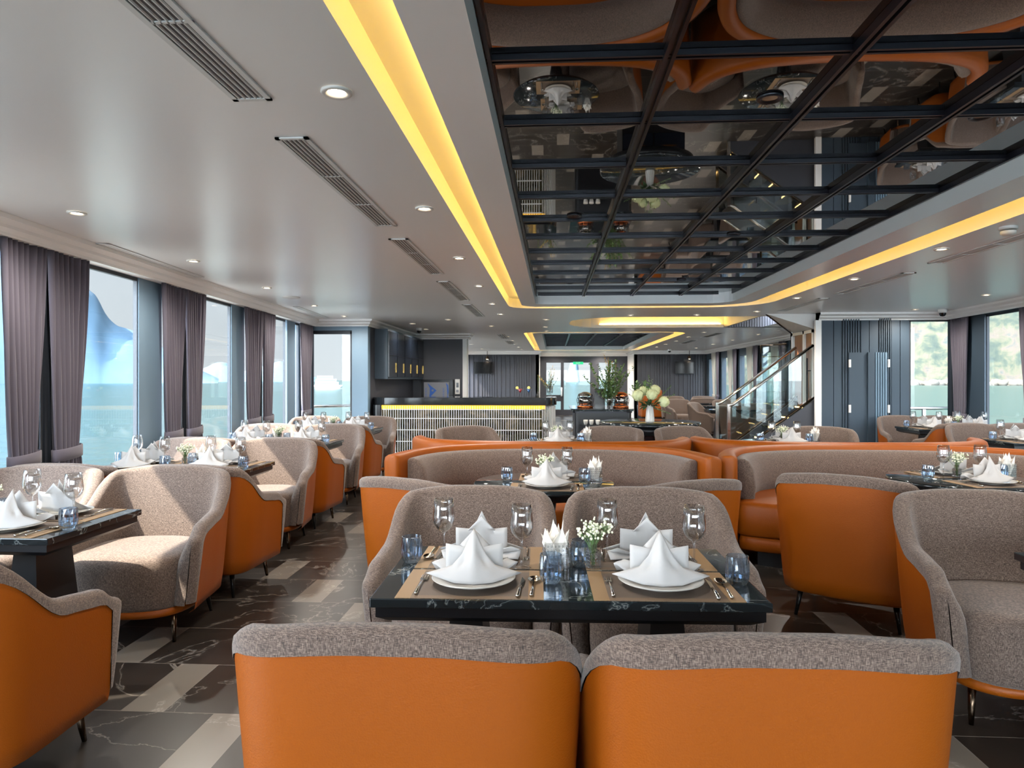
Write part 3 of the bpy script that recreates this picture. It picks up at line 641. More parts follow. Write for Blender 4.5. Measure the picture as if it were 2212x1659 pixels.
for i, (x, y0, y1) in enumerate(((-1.2, 15.6, 17.2), (-1.2, 18.2, 19.8), (3.7, 15.4, 17), (3.7, 18.2, 19.8))):
    vent('ceiling_vent', x, y0, y1, .2, 'grey ceiling vent in the rear saloon, %s beside the %s' % (('near one', 'far one')[i % 2], ('bar', 'staircase')[i // 2]), 'rear ceiling vents', 3)
# smoke detector, dome cameras, ceiling disc
t = thing('smoke_detector', 'white round smoke detector on the ceiling near the picture edge', 'smoke detector', (3.09, 4.84, ZC))
MB().lathe([(.055, 0), (.055, -.018), (.046, -.022)], 24, cap1=True).build('base', 'white_paint', t); MB().lathe([(.046, -.03), (.046, -.045), (.034, -.058), (.0001, -.060)], 24).build('sensor_cap', 'white_paint', t)
for (x, y), l_ in (((5.77, 10.5), 'white dome camera on the ceiling by the hillside door'), ((-2.71, 13.68), 'white dome camera above the bar cabinets'), ((4.0, 23.8), 'dome camera above the rear television')):
    t = thing('dome_camera', l_, 'camera', (x, y, ZC)); MB().lathe([(.06, 0), (.062, -.04), (.055, -.05)], 24, cap1=True).build('housing', 'white_paint', t)
    MB().lathe([(.048, -.05), (.045, -.075), (.03, -.097), (.0001, -.105)], 20).build('dome', 'black_plastic', t)
tag(MB().lathe([(.0001, -.012), (.10, -.012), (.11, -.006), (.112, 0)], 28).build('ceiling_speaker', 'white_paint', None, loc=(-3.30, 8.43, ZC)), 'flat white disc speaker in the ceiling over the third window table', 'speaker')

# ------------------------------------------------------------------ armchair
def chair(label='-', shell='orange_leather', name='armchair'):
    t = thing(name, label, 'armchair', group='orange and grey armchairs' if shell[0] == 'o' else 'brown rear armchairs')
    half = catmull([(0, .37), (.20, .366), (.32, .335), (.388, .245), (.405, .10), (.41, -.05), (.418, -.18), (.425, -.26)], 26); n = len(half) - 1
    st = []
    for i in range(n, -1, -1): st.append((-half[i].x, half[i].y, i / n))
    for i in range(1, n + 1): st.append((half[i].x, half[i].y, i / n))
    P = [Vector((a, b)) for a, b, s in st]; S = [s for *_, s in st]
    def zt(s): 
        z = .875 - .028 * ss(.08, .5, s) - .192 * ss(.37, .70, s) - .03 * ss(.66, .93, s) - .06 * ss(.9, 1.0, s); return z
    def zb(s): f = ss(.962, .995, s); return (zt(s) - .06) * (1 - f) + .21 * f
    def bot(p): return Vector((p.x * .90, p.y * (.78 if p.y > 0 else .98)))
    def out(p, q): f = max(0, min(1, q)) ** .75; return bot(p).lerp(p, f) 
    T = []
    for i in range(len(P)):
        d = P[min(i + 1, len(P) - 1)] - P[max(0, i - 1)]; T.append(d.normalized())
    def sect_orange(i):
        p, s = P[i], S[i]; nn = Vector((-T[i].y, T[i].x)); top = zt(s); L = []
        for q, z in ((-.03, .148), (0, .165)): b_ = bot(p) + nn * q * 1; L.append((b_.x, b_.y, z))
        for k in range(1, 9):
            z = .165 + (zb(s) - .165) * k / 8; o_ = out(p, (z - .165) / (top - .165)); L.append((o_.x, o_.y, z))
        return L
    b = MB(); b.loops([sect_orange(i) for i in range(len(P))], False); b.build('shell', shell, t)
    th = .078
    def sect_fab(i, shrink=1.0, fwd=0.0):
        p, s = P[i], S[i]; nn = Vector((-T[i].y, T[i].x)); tg = T[i] if s > .5 and p.x > 0 else -T[i]; top = zt(s); L = []
        z0 = zb(s)
        for k in range(5):
            z = z0 + (top - .035 - z0) * k / 4; o_ = out(p, (z - .165) / (top - .165)) + nn * .004; L.append([o_, z, .004])
        o_ = out(p, 1)
        for a in (30, 60, 90, 120, 150, 180): 
            r = th / 2; off = .004 - (r - r * cos(R(a))); L.append([o_ + nn * off, top - .035 + .035 * sin(R(a)), off])
        for q_ in range(1, 8):
            z = (top - .04) + (.20 - top + .04) * q_ / 7
            o_ = out(p, (z - .165) / (top - .165)); e = -th - .034 * (1 - ss(.40, top, z)); L.append([o_ + nn * e, z, e])
        res = []
        for o_, z, off in L:
            mid = -th / 2; q = o_ - nn * (off - mid) ; q = q + nn * (off - mid) * shrink + tg * fwd
            zc_ = top - .05; z = zc_ + (z - zc_) * shrink if z > zc_ else z
            res.append((q.x, q.y, z))
        return res
    caps = [(.86, .02), (.5, .036), (.04, .042)]
    L = [sect_fab(0, *c) for c in reversed(caps)] + [sect_fab(i) for i in range(len(P))] + [sect_fab(len(P) - 1, *c) for c in caps]
    b = MB(); b.loops(L, False); b.build('upholstery', 'grey_fabric', t)
    # seat and plinth: D shaped
    def outl(rx, ry, cy_, z, sc=1):
        ring = []
        for k in range(40):
            a = 2 * pi * k / 40; c, s = cos(a), sin(a); e = .62 if s < 0 else .75
            ring.append((rx * sc * math.copysign(abs(c) ** e, c), cy_ + ry * sc * math.copysign(abs(s) ** e, s), z))
        return ring
    b = MB(); b.loops([outl(.328, .312, -.057, z, sc) for sc, z in ((.955, .185), (.985, .20), (1.0, .26), (1.015, .34), (1.0, .41), (.975, .438), (.93, .455), (.8, .468), (.5, .474), (.05, .475))], True)
    b.build('seat', 'grey_fabric', t)
    b = MB(); b.loops([outl(.335, .315, -.045, z, sc) for sc, z in ((.93, .142), (.985, .15), (1.0, .168), (.985, .187), (.9, .19))], True); b.build('base', shell, t)
    for x, y in ((-.27, -.25), (.27, -.25)): MB().tube([(x, y, .15), (x * 1.03, y * 1.04, .06), (x * 1.05, y * 1.08, 0)], [.016, .013, .009], 10).build('leg', 'bronze', t)
    for x, y in ((-.25, .2), (.25, .2)): MB().tube([(x, y, .16), (x * 1.1, y * 1.15, 0)], [.018, .009], 10).build('leg', 'dark_leg', t)
    return t
CH = chair()
TOWARD, AWAY = 0.0, pi
chairs = [
 # front centre table
 (-.350, 1.815, AWAY, 'armchair with its orange back to the camera at the front table, curtain side'),
 (.485, 1.805, AWAY + R(1), 'armchair with its orange back to the camera at the front table, hillside side'),
 (-.385, 3.12, TOWARD, 'armchair facing the camera behind the front table, curtain side'),
 (.445, 3.12, TOWARD, 'armchair facing the camera behind the front table, hillside side'),
 # cropped table
 (2.01, 3.14, R(-5), 'big armchair facing the camera beside the cropped table corner, its arm toward the aisle'),
 (2.90, 3.05, R(0), 'armchair mostly hidden behind the cropped table corner'),
 # window rows
 (-2.09, 2.27, AWAY + R(4), 'orange backed armchair cut by the picture edge before the first window table'),
 (-2.9, 2.27, AWAY, 'armchair with its back to the camera before the first window table, curtain side'),
 (-2.34, 3.80, R(5), 'big sunlit armchair facing the camera behind the first window table, aisle side'),
 (-3.15, 3.79, 0, 'sunlit armchair facing the camera behind the first window table, curtain side'),
 (-2.34, 4.53, AWAY, 'armchair with orange back and arm before the second window table, aisle side'),
 (-3.17, 4.53, AWAY, 'armchair with orange back before the second window table, curtain side'),
 (-2.50, 5.80, R(5), 'sunlit armchair facing the camera behind the second window table, aisle side'),
 (-3.31, 5.80, 0, 'sunlit armchair facing the camera behind the second window table, curtain side'),
 (-2.52, 6.55, AWAY, 'armchair with orange back and arm before the third window table, aisle side'),
 (-3.34, 6.55, AWAY, 'armchair with orange back before the third window table, curtain side'),
 (-2.62, 7.80, R(5), 'sunlit armchair facing the camera behind the third window table, aisle side'),
 (-3.45, 7.80, 0, 'sunlit armchair facing the camera behind the third window table, curtain side'),
 (-2.64, 8.55, AWAY, 'armchair with orange back before the fourth window table, aisle side'),
 (-3.47, 8.55, AWAY, 'armchair with orange back before the fourth window table, curtain side'),
 (-2.66, 9.62, R(5), 'sunlit armchair by the end of the bar, aisle side of the fourth window table'),
 (-3.50, 9.62, 0, 'sunlit armchair behind the fourth window table, beside the curtain'),
 # round tables before the near sofas
 (-.66, 3.98, AWAY - R(28), 'armchair turned in to the round table of the near centre sofa, curtain side'),
 (.60, 4.00, AWAY + R(28), 'armchair turned in to the round table of the near centre sofa, hillside side'),
 (1.81, 4.24, AWAY - R(33), 'armchair showing its whole orange back beside the dark aisle'),
 (3.35, 4.3, AWAY + R(20), 'armchair beyond the wide sofa table at the picture edge'),
 # far row before the bar and stairs
 (-.87, 7.62, R(32), 'armchair turned to the round table in front of the bar panel'),
 (.56, 7.66, R(-25), 'armchair at the round table standing before the black buffet island'),
 (1.60, 7.72, R(30), 'armchair at the round table standing before the round console'),
 (2.95, 7.75, R(-20), 'armchair at the round table standing before the wood sliding doors'),
 # hillside row
 (5.16, 10.30, R(-4), 'armchair facing the camera in front of the grooved navy wall'),
 (5.76, 10.30, R(0), 'armchair facing the camera below the deck railing view'),
 (5.10, 9.16, AWAY, 'armchair with orange back, back to back with the dark chair by the hillside windows'),
 (5.70, 9.16, AWAY, 'second armchair with its back to the hillside row, nearer the glass'),
 (5.10, 8.40, R(-4), 'large dark lit armchair facing the camera in the hillside row'),
 (5.68, 8.40, R(-4), 'armchair at the picture edge facing the camera in the hillside row'),
 # rear saloon
 (3.9, 14.6, R(95), 'brown armchair side on beside the staircase foot'),
 (4.6, 16.2, AWAY, 'armchair behind the staircase glass, near rear window table'), (3.6, 16.4, R(60), 'armchair past the flower vase near the dark table'),
 (4.7, 18.6, 0, 'armchair in the rear saloon facing the camera by the windows'), (3.5, 18.8, R(20), 'armchair in the rear saloon facing the camera next to the orange booth'),
 (4.4, 20.6, AWAY, 'armchair in the rear saloon under the television, back turned'), (3.9, 22.4, 0, 'armchair farthest back in the rear saloon below the television'), (4.9, 22.4, 0, 'armchair farthest back by the last rear window'),
]
CH2 = chair(shell='brown_fabric')
for x, y, r_, l_ in chairs: place(CH2 if y > 13 else CH, (x, y, 0), r_, l_, scale=(1.045, 1, 1) if y < 2 else (.84, 1, 1) if x > 5 and y < 11 else None)

# ------------------------------------------------------------------ tables
def rect_table():
    t = thing('dining_table', '-', 'table', group='rectangular marble dining tables')
    b = MB(); b.box(-.60, .60, -.325, .325, .722, .75); b.build('tabletop', 'marble_black', t, bevel=.003)
    q = [(-.585, -.31), (.585, -.31), (.585, .31), (-.585, .31)]; q2 = [(-.55, -.275), (.55, -.275), (.55, .275), (-.55, .275)]
    b = MB(); b.hexa([(*p, .69) for p in q], [(*p, .7215) for p in q]); b.hexa([(*p, .668) for p in q2], [(*p, .6895) for p in q]); b.build('apron', 'black_wood', t)
    for x in (-.33, .33):
        b = MB(); b.hexa([(x - .10, -.16, 0), (x + .10, -.16, 0), (x + .10, .16, 0), (x - .10, .16, 0)], [(x - .05, -.11, .6675), (x + .05, -.11, .6675), (x + .05, .11, .6675), (x - .05, .11, .6675)]); b.build('pedestal', 'black_wood', t)
    return t
def round_table():
    t = thing('round_table', '-', 'table', group='round marble dining tables')
    MB().lathe([(.0001, .722), (.44, .722), (.452, .728), (.455, .736), (.452, .746), (.445, .75), (.0001, .75)], 64).build('tabletop', 'marble_black', t)
    MB().lathe([(.0001, .675), (.36, .675), (.40, .69), (.41, .7215), (.0001, .7215)], 48, smooth=False).build('apron', 'black_wood', t)
    MB().lathe([(.0001, 0), (.24, 0), (.24, .012), (.10, .03), (.055, .08), (.05, .4), (.09, .6745), (.0001, .6745)], 32).build('pedestal', 'black_wood', t)
    return t
RT, OT = rect_table(), round_table()
# ------------------------------------------------------------------ table ware prototypes
def one(name, b, material, cat, **k): o = b.build(name, material, **k); return tag(o, '-', cat)
PM = one('placemat', MB().box(-.225, .225, -.155, .155, 0, .002), 'placemat_weave', 'placemat')
PL = one('plate', MB().lathe([(.0001, .0), (.075, 0), (.078, .004), (.10, .010), (.132, .019), (.136, .022), (.133, .0235), (.10, .0155), (.078, .010), (.0001, .008)], 40), 'white_ceramic', 'plate')
# star-folded napkin
nb = MB()
fr = [(0, -.062, .006), (.055, -.052, .008), (.138, -.008, .026), (.062, -.012, .052), (.034, -.008, .085), (0, .012, .162), (-.034, -.008, .085), (-.062, -.012, .052), (-.138, -.008, .026), (-.055, -.052, .008)]
inn = [(0, -.045, .040), (.040, -.030, .035), (.075, -.008, .030), (.030, -.022, .075), (0, -.015, .115)]
V = fr + [(0, -.050, .045), (0, -.022, .112), (.050, -.038, .040), (-.050, -.038, .040), (.028, -.014, .060), (-.028, -.014, .060)]
nb.add(V, [(0, 1, 12, 10), (1, 2, 3, 12), (12, 3, 4, 14), (10, 12, 14, 11), (11, 14, 4, 5), (0, 10, 13, 9), (9, 13, 7, 8), (13, 15, 6, 7), (10, 11, 15, 13), (11, 5, 6, 15)], True)
# rear leaves
nb.add([(-.084, .022, .012), (-.032, .010, .010), (-.030, .020, .100), (-.084, .030, .108), (0, .008, .010), (0, .028, .092), (.032, .010, .010), (.030, .020, .100), (.084, .022, .012), (.084, .030, .108), (0, .045, .150), (-.045, .040, .100), (.045, .040, .100)],
       [(0, 1, 2, 3), (1, 4, 5, 2), (4, 6, 7, 5), (6, 8, 9, 7), (2, 5, 10, 11), (5, 7, 12, 10)], True)
for sx in (-1, 1): nb.add([(sx * .02, .045, .012), (sx * .085, .040, .012), (sx * .128, .070, .038), (sx * .095, .072, .050), (sx * .045, .060, .030), (sx * .118, .088, .012), (sx * .05, .085, .016)], [(0, 1, 2, 3), (0, 3, 4), (0, 6, 5, 2)], True)
NP = one('napkin', nb, 'napkin_linen', 'napkin'); md = NP.modifiers.new('sub', 'SUBSURF'); md.levels = 2; md.render_levels = 2; md = NP.modifiers.new('s', 'SOLIDIFY'); md.thickness = .003
ca = NP.data.attributes.new('crease_edge', 'FLOAT', 'EDGE'); cv = NP.data.attributes.new('crease_vert', 'FLOAT', 'POINT'); cnt = {}
for p_ in NP.data.polygons:
    for ek in p_.edge_keys: cnt[ek] = cnt.get(ek, 0) + 1
for e_ in NP.data.edges:
    bd = cnt.get(tuple(sorted(e_.vertices)), 0) < 2; NP.data.attributes['crease_edge'].data[e_.index].value = 1.0 if bd else .6
    if bd:
        for i_ in e_.vertices: NP.data.attributes['crease_vert'].data[i_].value = 1.0
b = MB(); hp = [(0, -.10, .006), (0, -.05, .010), (0, .02, .009), (0, .045, .006)]
b.tube(hp, [.0055, .004, .003, .003], 8); b.hexa([(-.011, .045, .004), (.011, .045, .004), (.012, .062, .003), (-.012, .062, .003)], [(-.011, .045, .0065), (.011, .045, .0065), (.012, .062, .006), (-.012, .062, .006)])
for k in range(4): x_ = -.0105 + k * .007; b.tube([(x_, .06, .005), (x_, .085, .008), (x_ * .95, .10, .007)], [.0017, .0016, .0009], 5)
FK = one('fork', b, 'steel', 'fork')
b = MB(); b.tube([(0, -.105, .006), (0, -.04, .009), (0, .0, .006)], [.006, .005, .004], 8); b.hexa([(-.004, 0, .002), (.009, 0, .002), (.010, .07, .002), (-.003, .105, .002)], [(-.004, 0, .0055), (.009, 0, .004), (.010, .07, .0035), (-.003, .105, .004)]); KN = one('knife', b, 'steel', 'knife')
b = MB(); b.tube([(0, -.10, .006), (0, -.04, .010), (0, .035, .006)], [.0055, .004, .003], 8)
b.loops([[(sin(2 * pi * k / 16) * .021 * q, .062 + cos(2 * pi * k / 16) * .032 * q, .010 + z) for k in range(16)] for q, z in ((1, 0), (.85, -.004), (.5, -.007), (.05, -.008))], True, False, True); SPN = one('spoon', b, 'steel', 'spoon')
WG = one('wine_glass', MB().lathe([(.0001, .0015), (.032, .001), (.034, .0025), (.012, .005), (.0045, .010), (.0036, .03), (.0036, .085), (.006, .094), (.020, .104), (.031, .118), (.0365, .136), (.037, .152), (.034, .185), (.0305, .215), (.0298, .2148), (.0330, .185), (.0357, .152), (.035, .137), (.030, .121), (.019, .107), (.0001, .100)], 32), 'clear_glass', 'wine glass')
fl = lambda k, r, z: 1 - .09 * (k % 2) if .005 < z < .085 else 1
TM = one('tumbler', MB().lathe([(.0001, 0), (.026, 0), (.033, .008), (.037, .022), (.039, .045), (.038, .07), (.0355, .092), (.0335, .0925), (.0355, .07), (.036, .045), (.033, .022), (.025, .014), (.0001, .012)], 28, flute=fl, smooth=False), 'blue_glass', 'tumbler')
def tissue_holder():
    t = thing('tissue_holder', '-', 'tissue holder')
    MB().poly(rrect(-.036, .036, -.036, .036, .008, 3), 0, .01).build('glass_base', 'clear_glass', t)
    b = MB(); P = rrect(-.036, .036, -.036, .036, .008, 3); Q = rrect(-.0335, .0335, -.0335, .0335, .007, 3); b.loops([[(x, y, .0) for x, y in P], [(x, y, .085) for x, y in P], [(x, y, .085) for x, y in Q], [(x, y, .01) for x, y in Q]], True, False, False, False)
    for k in range(6):
        for j in range(6): 
            for sgn in (-1, 1): b.ball((-.028 + k * .0112, sgn * .0365, .012 + j * .0125), .004, 5, 3); b.ball((sgn * .0365, -.028 + k * .0112, .012 + j * .0125), .004, 5, 3)
    b.build('glass_cup', 'clear_glass', t)
    rnd = random.Random(5); b = MB()
    for k in range(22):
        a = 2 * pi * k / 11 + .3 * (k // 11) + rnd.uniform(-.2, .2); r0 = rnd.uniform(.008, .018); r1 = rnd.uniform(.026, .046) if k % 2 else rnd.uniform(.008, .024); h = rnd.uniform(.115, .15) if k % 2 == 0 else rnd.uniform(.10, .135); h -= .01 * (k // 11)
        c_, s_ = cos(a), sin(a); wd = .014
        b.add([(r0 * c_ - wd * s_ * .7, r0 * s_ + wd * c_ * .7, .015), (r0 * c_ + wd * s_ * .7, r0 * s_ - wd * c_ * .7, .015), (r1 * .8 * c_ + wd * s_ * 1.7, r1 * .8 * s_ - wd * c_ * 1.7, .08), (r1 * c_ * 1.1, r1 * s_ * 1.1, h), (r1 * .8 * c_ - wd * s_ * 1.7, r1 * .8 * s_ + wd * c_ * 1.7, .08), (r1 * .5 * c_, r1 * .5 * s_, .085)],
              [(0, 1, 2, 5), (0, 5, 4), (5, 2, 3), (5, 3, 4)])
    b.build('paper_napkins', 'tissue', t); return t
TH = tissue_holder()
def posy():
    t = thing('flower_jar', '-', 'flower jar')
    P = rrect(-.021, .021, -.021, .021, .004, 2); b = MB(); b.loops([[(x, y, z) for x, y in [(p[0] * s_, p[1] * s_) for p in P]] for s_, z in ((1, 0), (1, .06), (.55, .07), (.55, .085), (.45, .085), (.45, .068), (.88, .058), (.88, .008))], True, True, True, False)
    for k in range(4):
        for j in range(5):
            for sgn in (-1, 1): b.ball((-.015 + k * .01, sgn * .0212, .008 + j * .0115), .0032, 5, 3); b.ball((sgn * .0212, -.015 + k * .01, .008 + j * .0115), .0032, 5, 3)
    b.build('glass_bottle', 'clear_glass', t)
    rnd = random.Random(9); s_ = MB(); f = MB()
    for k in range(26):
        a = rnd.uniform(0, 2 * pi); r = rnd.uniform(0, .062) ; top = Vector((r * cos(a), r * sin(a), rnd.uniform(.125, .165))); base = Vector((rnd.uniform(-.006, .006), rnd.uniform(-.006, .006), .012)); midp = base.lerp(top, .55); midp.x *= .5; midp.y *= .5
        s_.tube([base, midp, top], .0011, 4)
        for q in range(5):
            c_ = top + Vector((rnd.uniform(-.014, .014), rnd.uniform(-.014, .014), rnd.uniform(-.022, .010))); f.ball(c_, rnd.uniform(.0035, .0058), 6, 4); s_.tube([midp.lerp(top, .6), c_], .0007, 3)
    s_.build('stems', 'leaf_green', t); f.build('blossoms', 'blossom', t); return t
FJ = posy()
ZT = .7502
def put(proto, T, p, rz, label, group, z=ZT):
    a = T[2]; x = T[0] + p[0] * cos(a) - p[1] * sin(a); y = T[1] + p[0] * sin(a) + p[1] * cos(a); return place(proto, (x, y, z), a + rz, label, group)
rnd_t = random.Random(2)
def setting(T, sx, sy, rz, seat, full=True, glass=(.15, .20), tum=(.25, .03)):
    # place laid for a guest on the -y side of its own frame
    def L(p): return (sx + p[0] * cos(rz) - p[1] * sin(rz), sy + p[0] * sin(rz) + p[1] * cos(rz))
    j = rnd_t.uniform(-.05, .05); s = seat
    put(PM, T, L((0, 0)), rz, 'brown woven placemat at ' + s, 'placemats')
    put(PL, T, L((0, .005)), rz, 'white dinner plate at ' + s, 'dinner plates', ZT + .0022)
    put(NP, T, L((0, .01)), rz + j, 'white star folded napkin at ' + s, 'star folded napkins', ZT + .0085).scale = (1.12, 1.08, 1.04)
    if full:
        put(FK, T, L((-.165, -.03)), rz + .0, 'steel fork at ' + s, 'forks', ZT + .002)
        put(KN, T, L((.152, -.04)), rz - .06, 'steel knife at ' + s, 'knives', ZT + .002)
        put(SPN, T, L((.192, -.035)), rz - .05, 'steel spoon at ' + s, 'spoons', ZT + .002)
    if glass: put(WG, T, L(glass), 0, 'clear stemmed wine glass at ' + s, 'wine glasses').scale = (1.1, 1.1, 1.03)
    if tum: put(TM, T, L(tum), 0, 'blue cut glass tumbler at ' + s, 'blue tumblers')
def laid(T, name, near=('curtain side', 'aisle side'), flower=(.10, .03), tissue=(-.03, .03), rev=False):
    place(RT, (T[0], T[1], 0), T[2], 'black marble topped table: ' + name, 'rectangular marble dining tables')
    for sx, nm in ((-.30, near[0]), (.30, near[1])):
        setting(T, sx, -.165, 0, '%s camera edge of %s' % (nm, name))
        setting(T, sx, .165, pi, '%s far edge of %s' % (nm, name), glass=(.14, .02), tum=(.25, .07) if sx < 0 else (.24, .10))
    put(TH, T, tissue, .1, 'square glass holder of upright paper napkins on ' + name, 'paper napkin holders').scale = (1.15,) * 3
    put(FJ, T, flower, .4, 'small glass jar of white babys breath on ' + name, 'flower jars')
laid((.04, 2.365, R(1.2)), 'the front centre table', ('curtain side', 'hillside side'))
laid((2.36, 2.40, 0), 'the cropped corner table', ('aisle side', 'outer side'))
laid((-2.69, 3.03, 0), 'the first window table', flower=(.0, .05))
laid((-2.84, 5.06, 0), 'the second window table', flower=(.02, .02), tissue=(.14, .06))
laid((-2.90, 7.07, 0), 'the third window table', flower=(0, .0))
laid((-2.96, 9.05, 0), 'the fourth window table', flower=(0, .0))
laid((5.44, 9.68, 0), 'the far hillside table', ('aisle side', 'glass side'))
laid((5.34, 7.66, 0), 'the near hillside table', ('aisle side', 'glass side'))
def round_laid(T, name, mir=1):
    place(OT, (T[0], T[1], 0), T[2], 'round black marble table: ' + name, 'round marble dining tables')
    setting(T, .02 * mir, -.23, 0, 'camera edge of ' + name, True, (-.13, .26), (-.26, .23))
    setting(T, .06, .20, pi, 'sofa edge of ' + name, True, (-.09, .17), (-.20, .22))
    put(TH, T, (.33, .02), .2, 'square glass holder of upright paper napkins on ' + name, 'paper napkin holders').scale = (1.15,) * 3
    put(FJ, T, (.0, .05), .4, 'small glass jar of white babys breath on ' + name, 'flower jars')
round_laid((-.06, 4.42, 0), 'the round table by the near centre sofa')
round_laid((2.72, 4.72, R(8)), 'the round table by the wide sofa')
round_laid((.03, 7.28, 0), 'the round table facing the bar')
round_laid((2.42, 7.35, 0), 'the round table facing the staircase')
def text_mesh(body, size, m, parent, loc, rot, align='LEFT'):
    cu = bpy.data.curves.new('lettering', 'FONT'); cu.body = body; cu.size = size; cu.extrude = .0005; cu.align_x = align
    tmp = bpy.data.objects.new('lettering_tmp', cu); COL.objects.link(tmp); bpy.context.view_layer.update()
    me = bpy.data.meshes.new_from_object(tmp.evaluated_get(bpy.context.evaluated_depsgraph_get())); bpy.data.objects.remove(tmp); me.materials.clear(); me.materials.append(MATS[m])
    o = bpy.data.objects.new('lettering', me); COL.objects.link(o); o.parent = parent; o.location = loc; o.rotation_euler = rot; return o
# ================================================================== SOFAS
def sofa(name_label, c, hw, rz, sag=1.0, bulge=.36, h=.83):
    t = thing('curved_sofa', name_label, 'sofa', (c[0], c[1], 0), rz, 'curved orange and grey sofas')
    half = catmull([(0, 0), (hw * .30, -.02), (hw * .60, -.14 * sag), (hw * .82, -.36 * sag), (hw * .94, -.66 * sag), (hw, -1.02 * sag)], 26); n = len(half) - 1
    P = [Vector((-p.x, p.y)) for p in reversed(half)] + [Vector((p.x, p.y)) for p in half[1:]]; T = []
    for i in range(len(P)): T.append((P[min(i+1, len(P)-1)] - P[max(0, i-1)]).normalized())
    def sec(i, prof, fwd=0, shr=1, mid=-.07):
        nn = Vector((-T[i].y, T[i].x)); tg = T[i] * (1 if i > len(P) / 2 else -1); L = []
        for off, z in prof:
            q = P[i] + nn * (mid + (off - mid) * shr) + tg * fwd; L.append((q.x, q.y, z))
        return L
    th = .15
    prof = [(0, .14), (.02, .45), (.035, h - .05), (.025, h - .018), (0, h), (-.05, h + .006), (-.09, h), (-.105, h - .02), (-.105, h - .07), (-.11, .14)]
    prof2 = [(o_, z) for o_, z in prof]
    b = MB(); E = len(P) - 1
    L = [sec(0, prof, f_, s_) for f_, s_ in ((.045, .05), (.04, .5), (.025, .85))] + [sec(i, prof) for i in range(len(P))] + [sec(E, prof, f_, s_) for f_, s_ in ((.025, .85), (.04, .5), (.045, .05))]
    b.loops(L, True, True, True); b.build('back_frame', 'orange_leather', t)
    cu = [(-.10, .50), (-.10, h - .055), (-.12, h - .038), (-.16, h - .035), (-.20, h - .055), (-.235, h - .12), (-.25, .58), (-.24, .485), (-.20, .47)]
    b = MB(); a0 = 2; L = [sec(a0, cu, .03, .1, -.17), sec(a0, cu, .02, .8, -.17)] + [sec(i, cu) for i in range(a0, len(P) - a0)] + [sec(E - a0, cu, .02, .8, -.17), sec(E - a0, cu, .03, .1, -.17)]
    b.loops(L, True, True, True); b.build('back_cushion', 'grey_fabric', t)
    # seat: inner edge of the back closed by a bowed front
    inner = [P[i] + Vector((-T[i].y, T[i].x)) * -.11 for i in range(len(P))]; A, Bp = inner[0], inner[-1]; front_pts = []
    for k in range(1, 24):
        u = k / 24; p = Bp.lerp(A, u); front_pts.append(Vector((p.x, p.y - bulge * sin(pi * u) ** .8)))
    O = inner + front_pts; cen = Vector((0, sum(p.y for p in O) / len(O)))
    def lp(sc, z): return [(cen.x + (p.x - cen.x) * sc, cen.y + (p.y - cen.y) * sc, z) for p in O]
    b = MB(); b.loops([lp(s_, z) for s_, z in ((.985, .235), (1, .25), (1.004, .36), (1, .45), (.985, .478), (.95, .488), (.5, .495), (.02, .495))], True, True, True); b.build('seat', 'orange_leather', t)
    b = MB(); b.loops([lp(s_, z) for s_, z in ((.96, .12), (.99, .135), (.995, .19), (.985, .228), (.9, .232))], True, True, True); b.build('skirt', 'orange_leather', t)
    b = MB(); b.loops([lp(.88, 0), lp(.88, .13)], True, True, True, False); b.build('plinth', 'black_wood', t)
    return t
sofa('near centre curved sofa, orange rim over grey back, opening toward the camera', (-.02, 6.22), 1.25, 0)
sofa('wide near curved sofa with visible orange seat, opening toward the camera', (2.70, 6.30), 1.41, 0)
sofa('curved sofa back to back behind the centre one, only its orange rim shows', (-.03, 6.30), 1.38, pi, .62, .03)
sofa('curved sofa back to back behind the wide one, tan lit rim end showing', (2.80, 6.38), 1.40, pi, .62, .03)
# ================================================================== BAR
t = thing('bar_counter', 'long curved black marble bar with a yellow glowing slatted front', 'bar counter', (-1.55, 12.1, 0))
X0, X1, Y0, Y1 = -1.54, 1.57, -.33, .35
MB().poly(rrect(X0, X1, Y0, Y1, [.22, .05, .05, .05], 8), 0, .965).build('body', 'bar_marble', t)
MB().poly(rrect(X0 - .09, X1 + .04, Y0 - .06, Y1 + .05, [.26, .05, .05, .25], 10), .97, 1.10).build('countertop', 'black_stone', t, bevel=.008)
MB().poly(rrect(X0 - .07, X0 + .10, Y0 - .05, Y0 + .3, [.02, .02, .05, .09], 8), 0, .969).build('end_panel', 'black_plastic', t)
b = MB(); x = X0 + .1
xs = []
while x < X1 - .24: xs.append((x, Y0, 0)); x += .041
for k in range(12): a = R(-90 + 90 * (k + .5) / 12); xs.append((X1 - .22 + .22 * cos(a), Y0 + .22 + .22 * sin(a), a))
for x, y, a in xs:
    dx, dy = (cos(a), sin(a)) if a else (0, -1); tx, ty = -dy, dx; w_ = .005
    w_ = .0036; q = [(x + tx * -w_, y + ty * -w_), (x + tx * w_, y + ty * w_), (x + tx * w_ + dx * .02, y + ty * w_ + dy * .02), (x - tx * w_ + dx * .02, y - ty * w_ + dy * .02)]
    b.hexa([(*p, .02) for p in q], [(*p, .955) for p in q])
for z in (.13, .33, .53, .73, .885):
    b.box(X0 + .1, X1 - .22, Y0 - .021, Y0 - .003, z, z + .010)
b.build('slatted_front', 'brushed_aluminium', t)
MB().box(X0 + .1, X1 - .16, Y0 - .008, Y0 - .002, .90, .962).build('led_bar', 'led_bar', t)
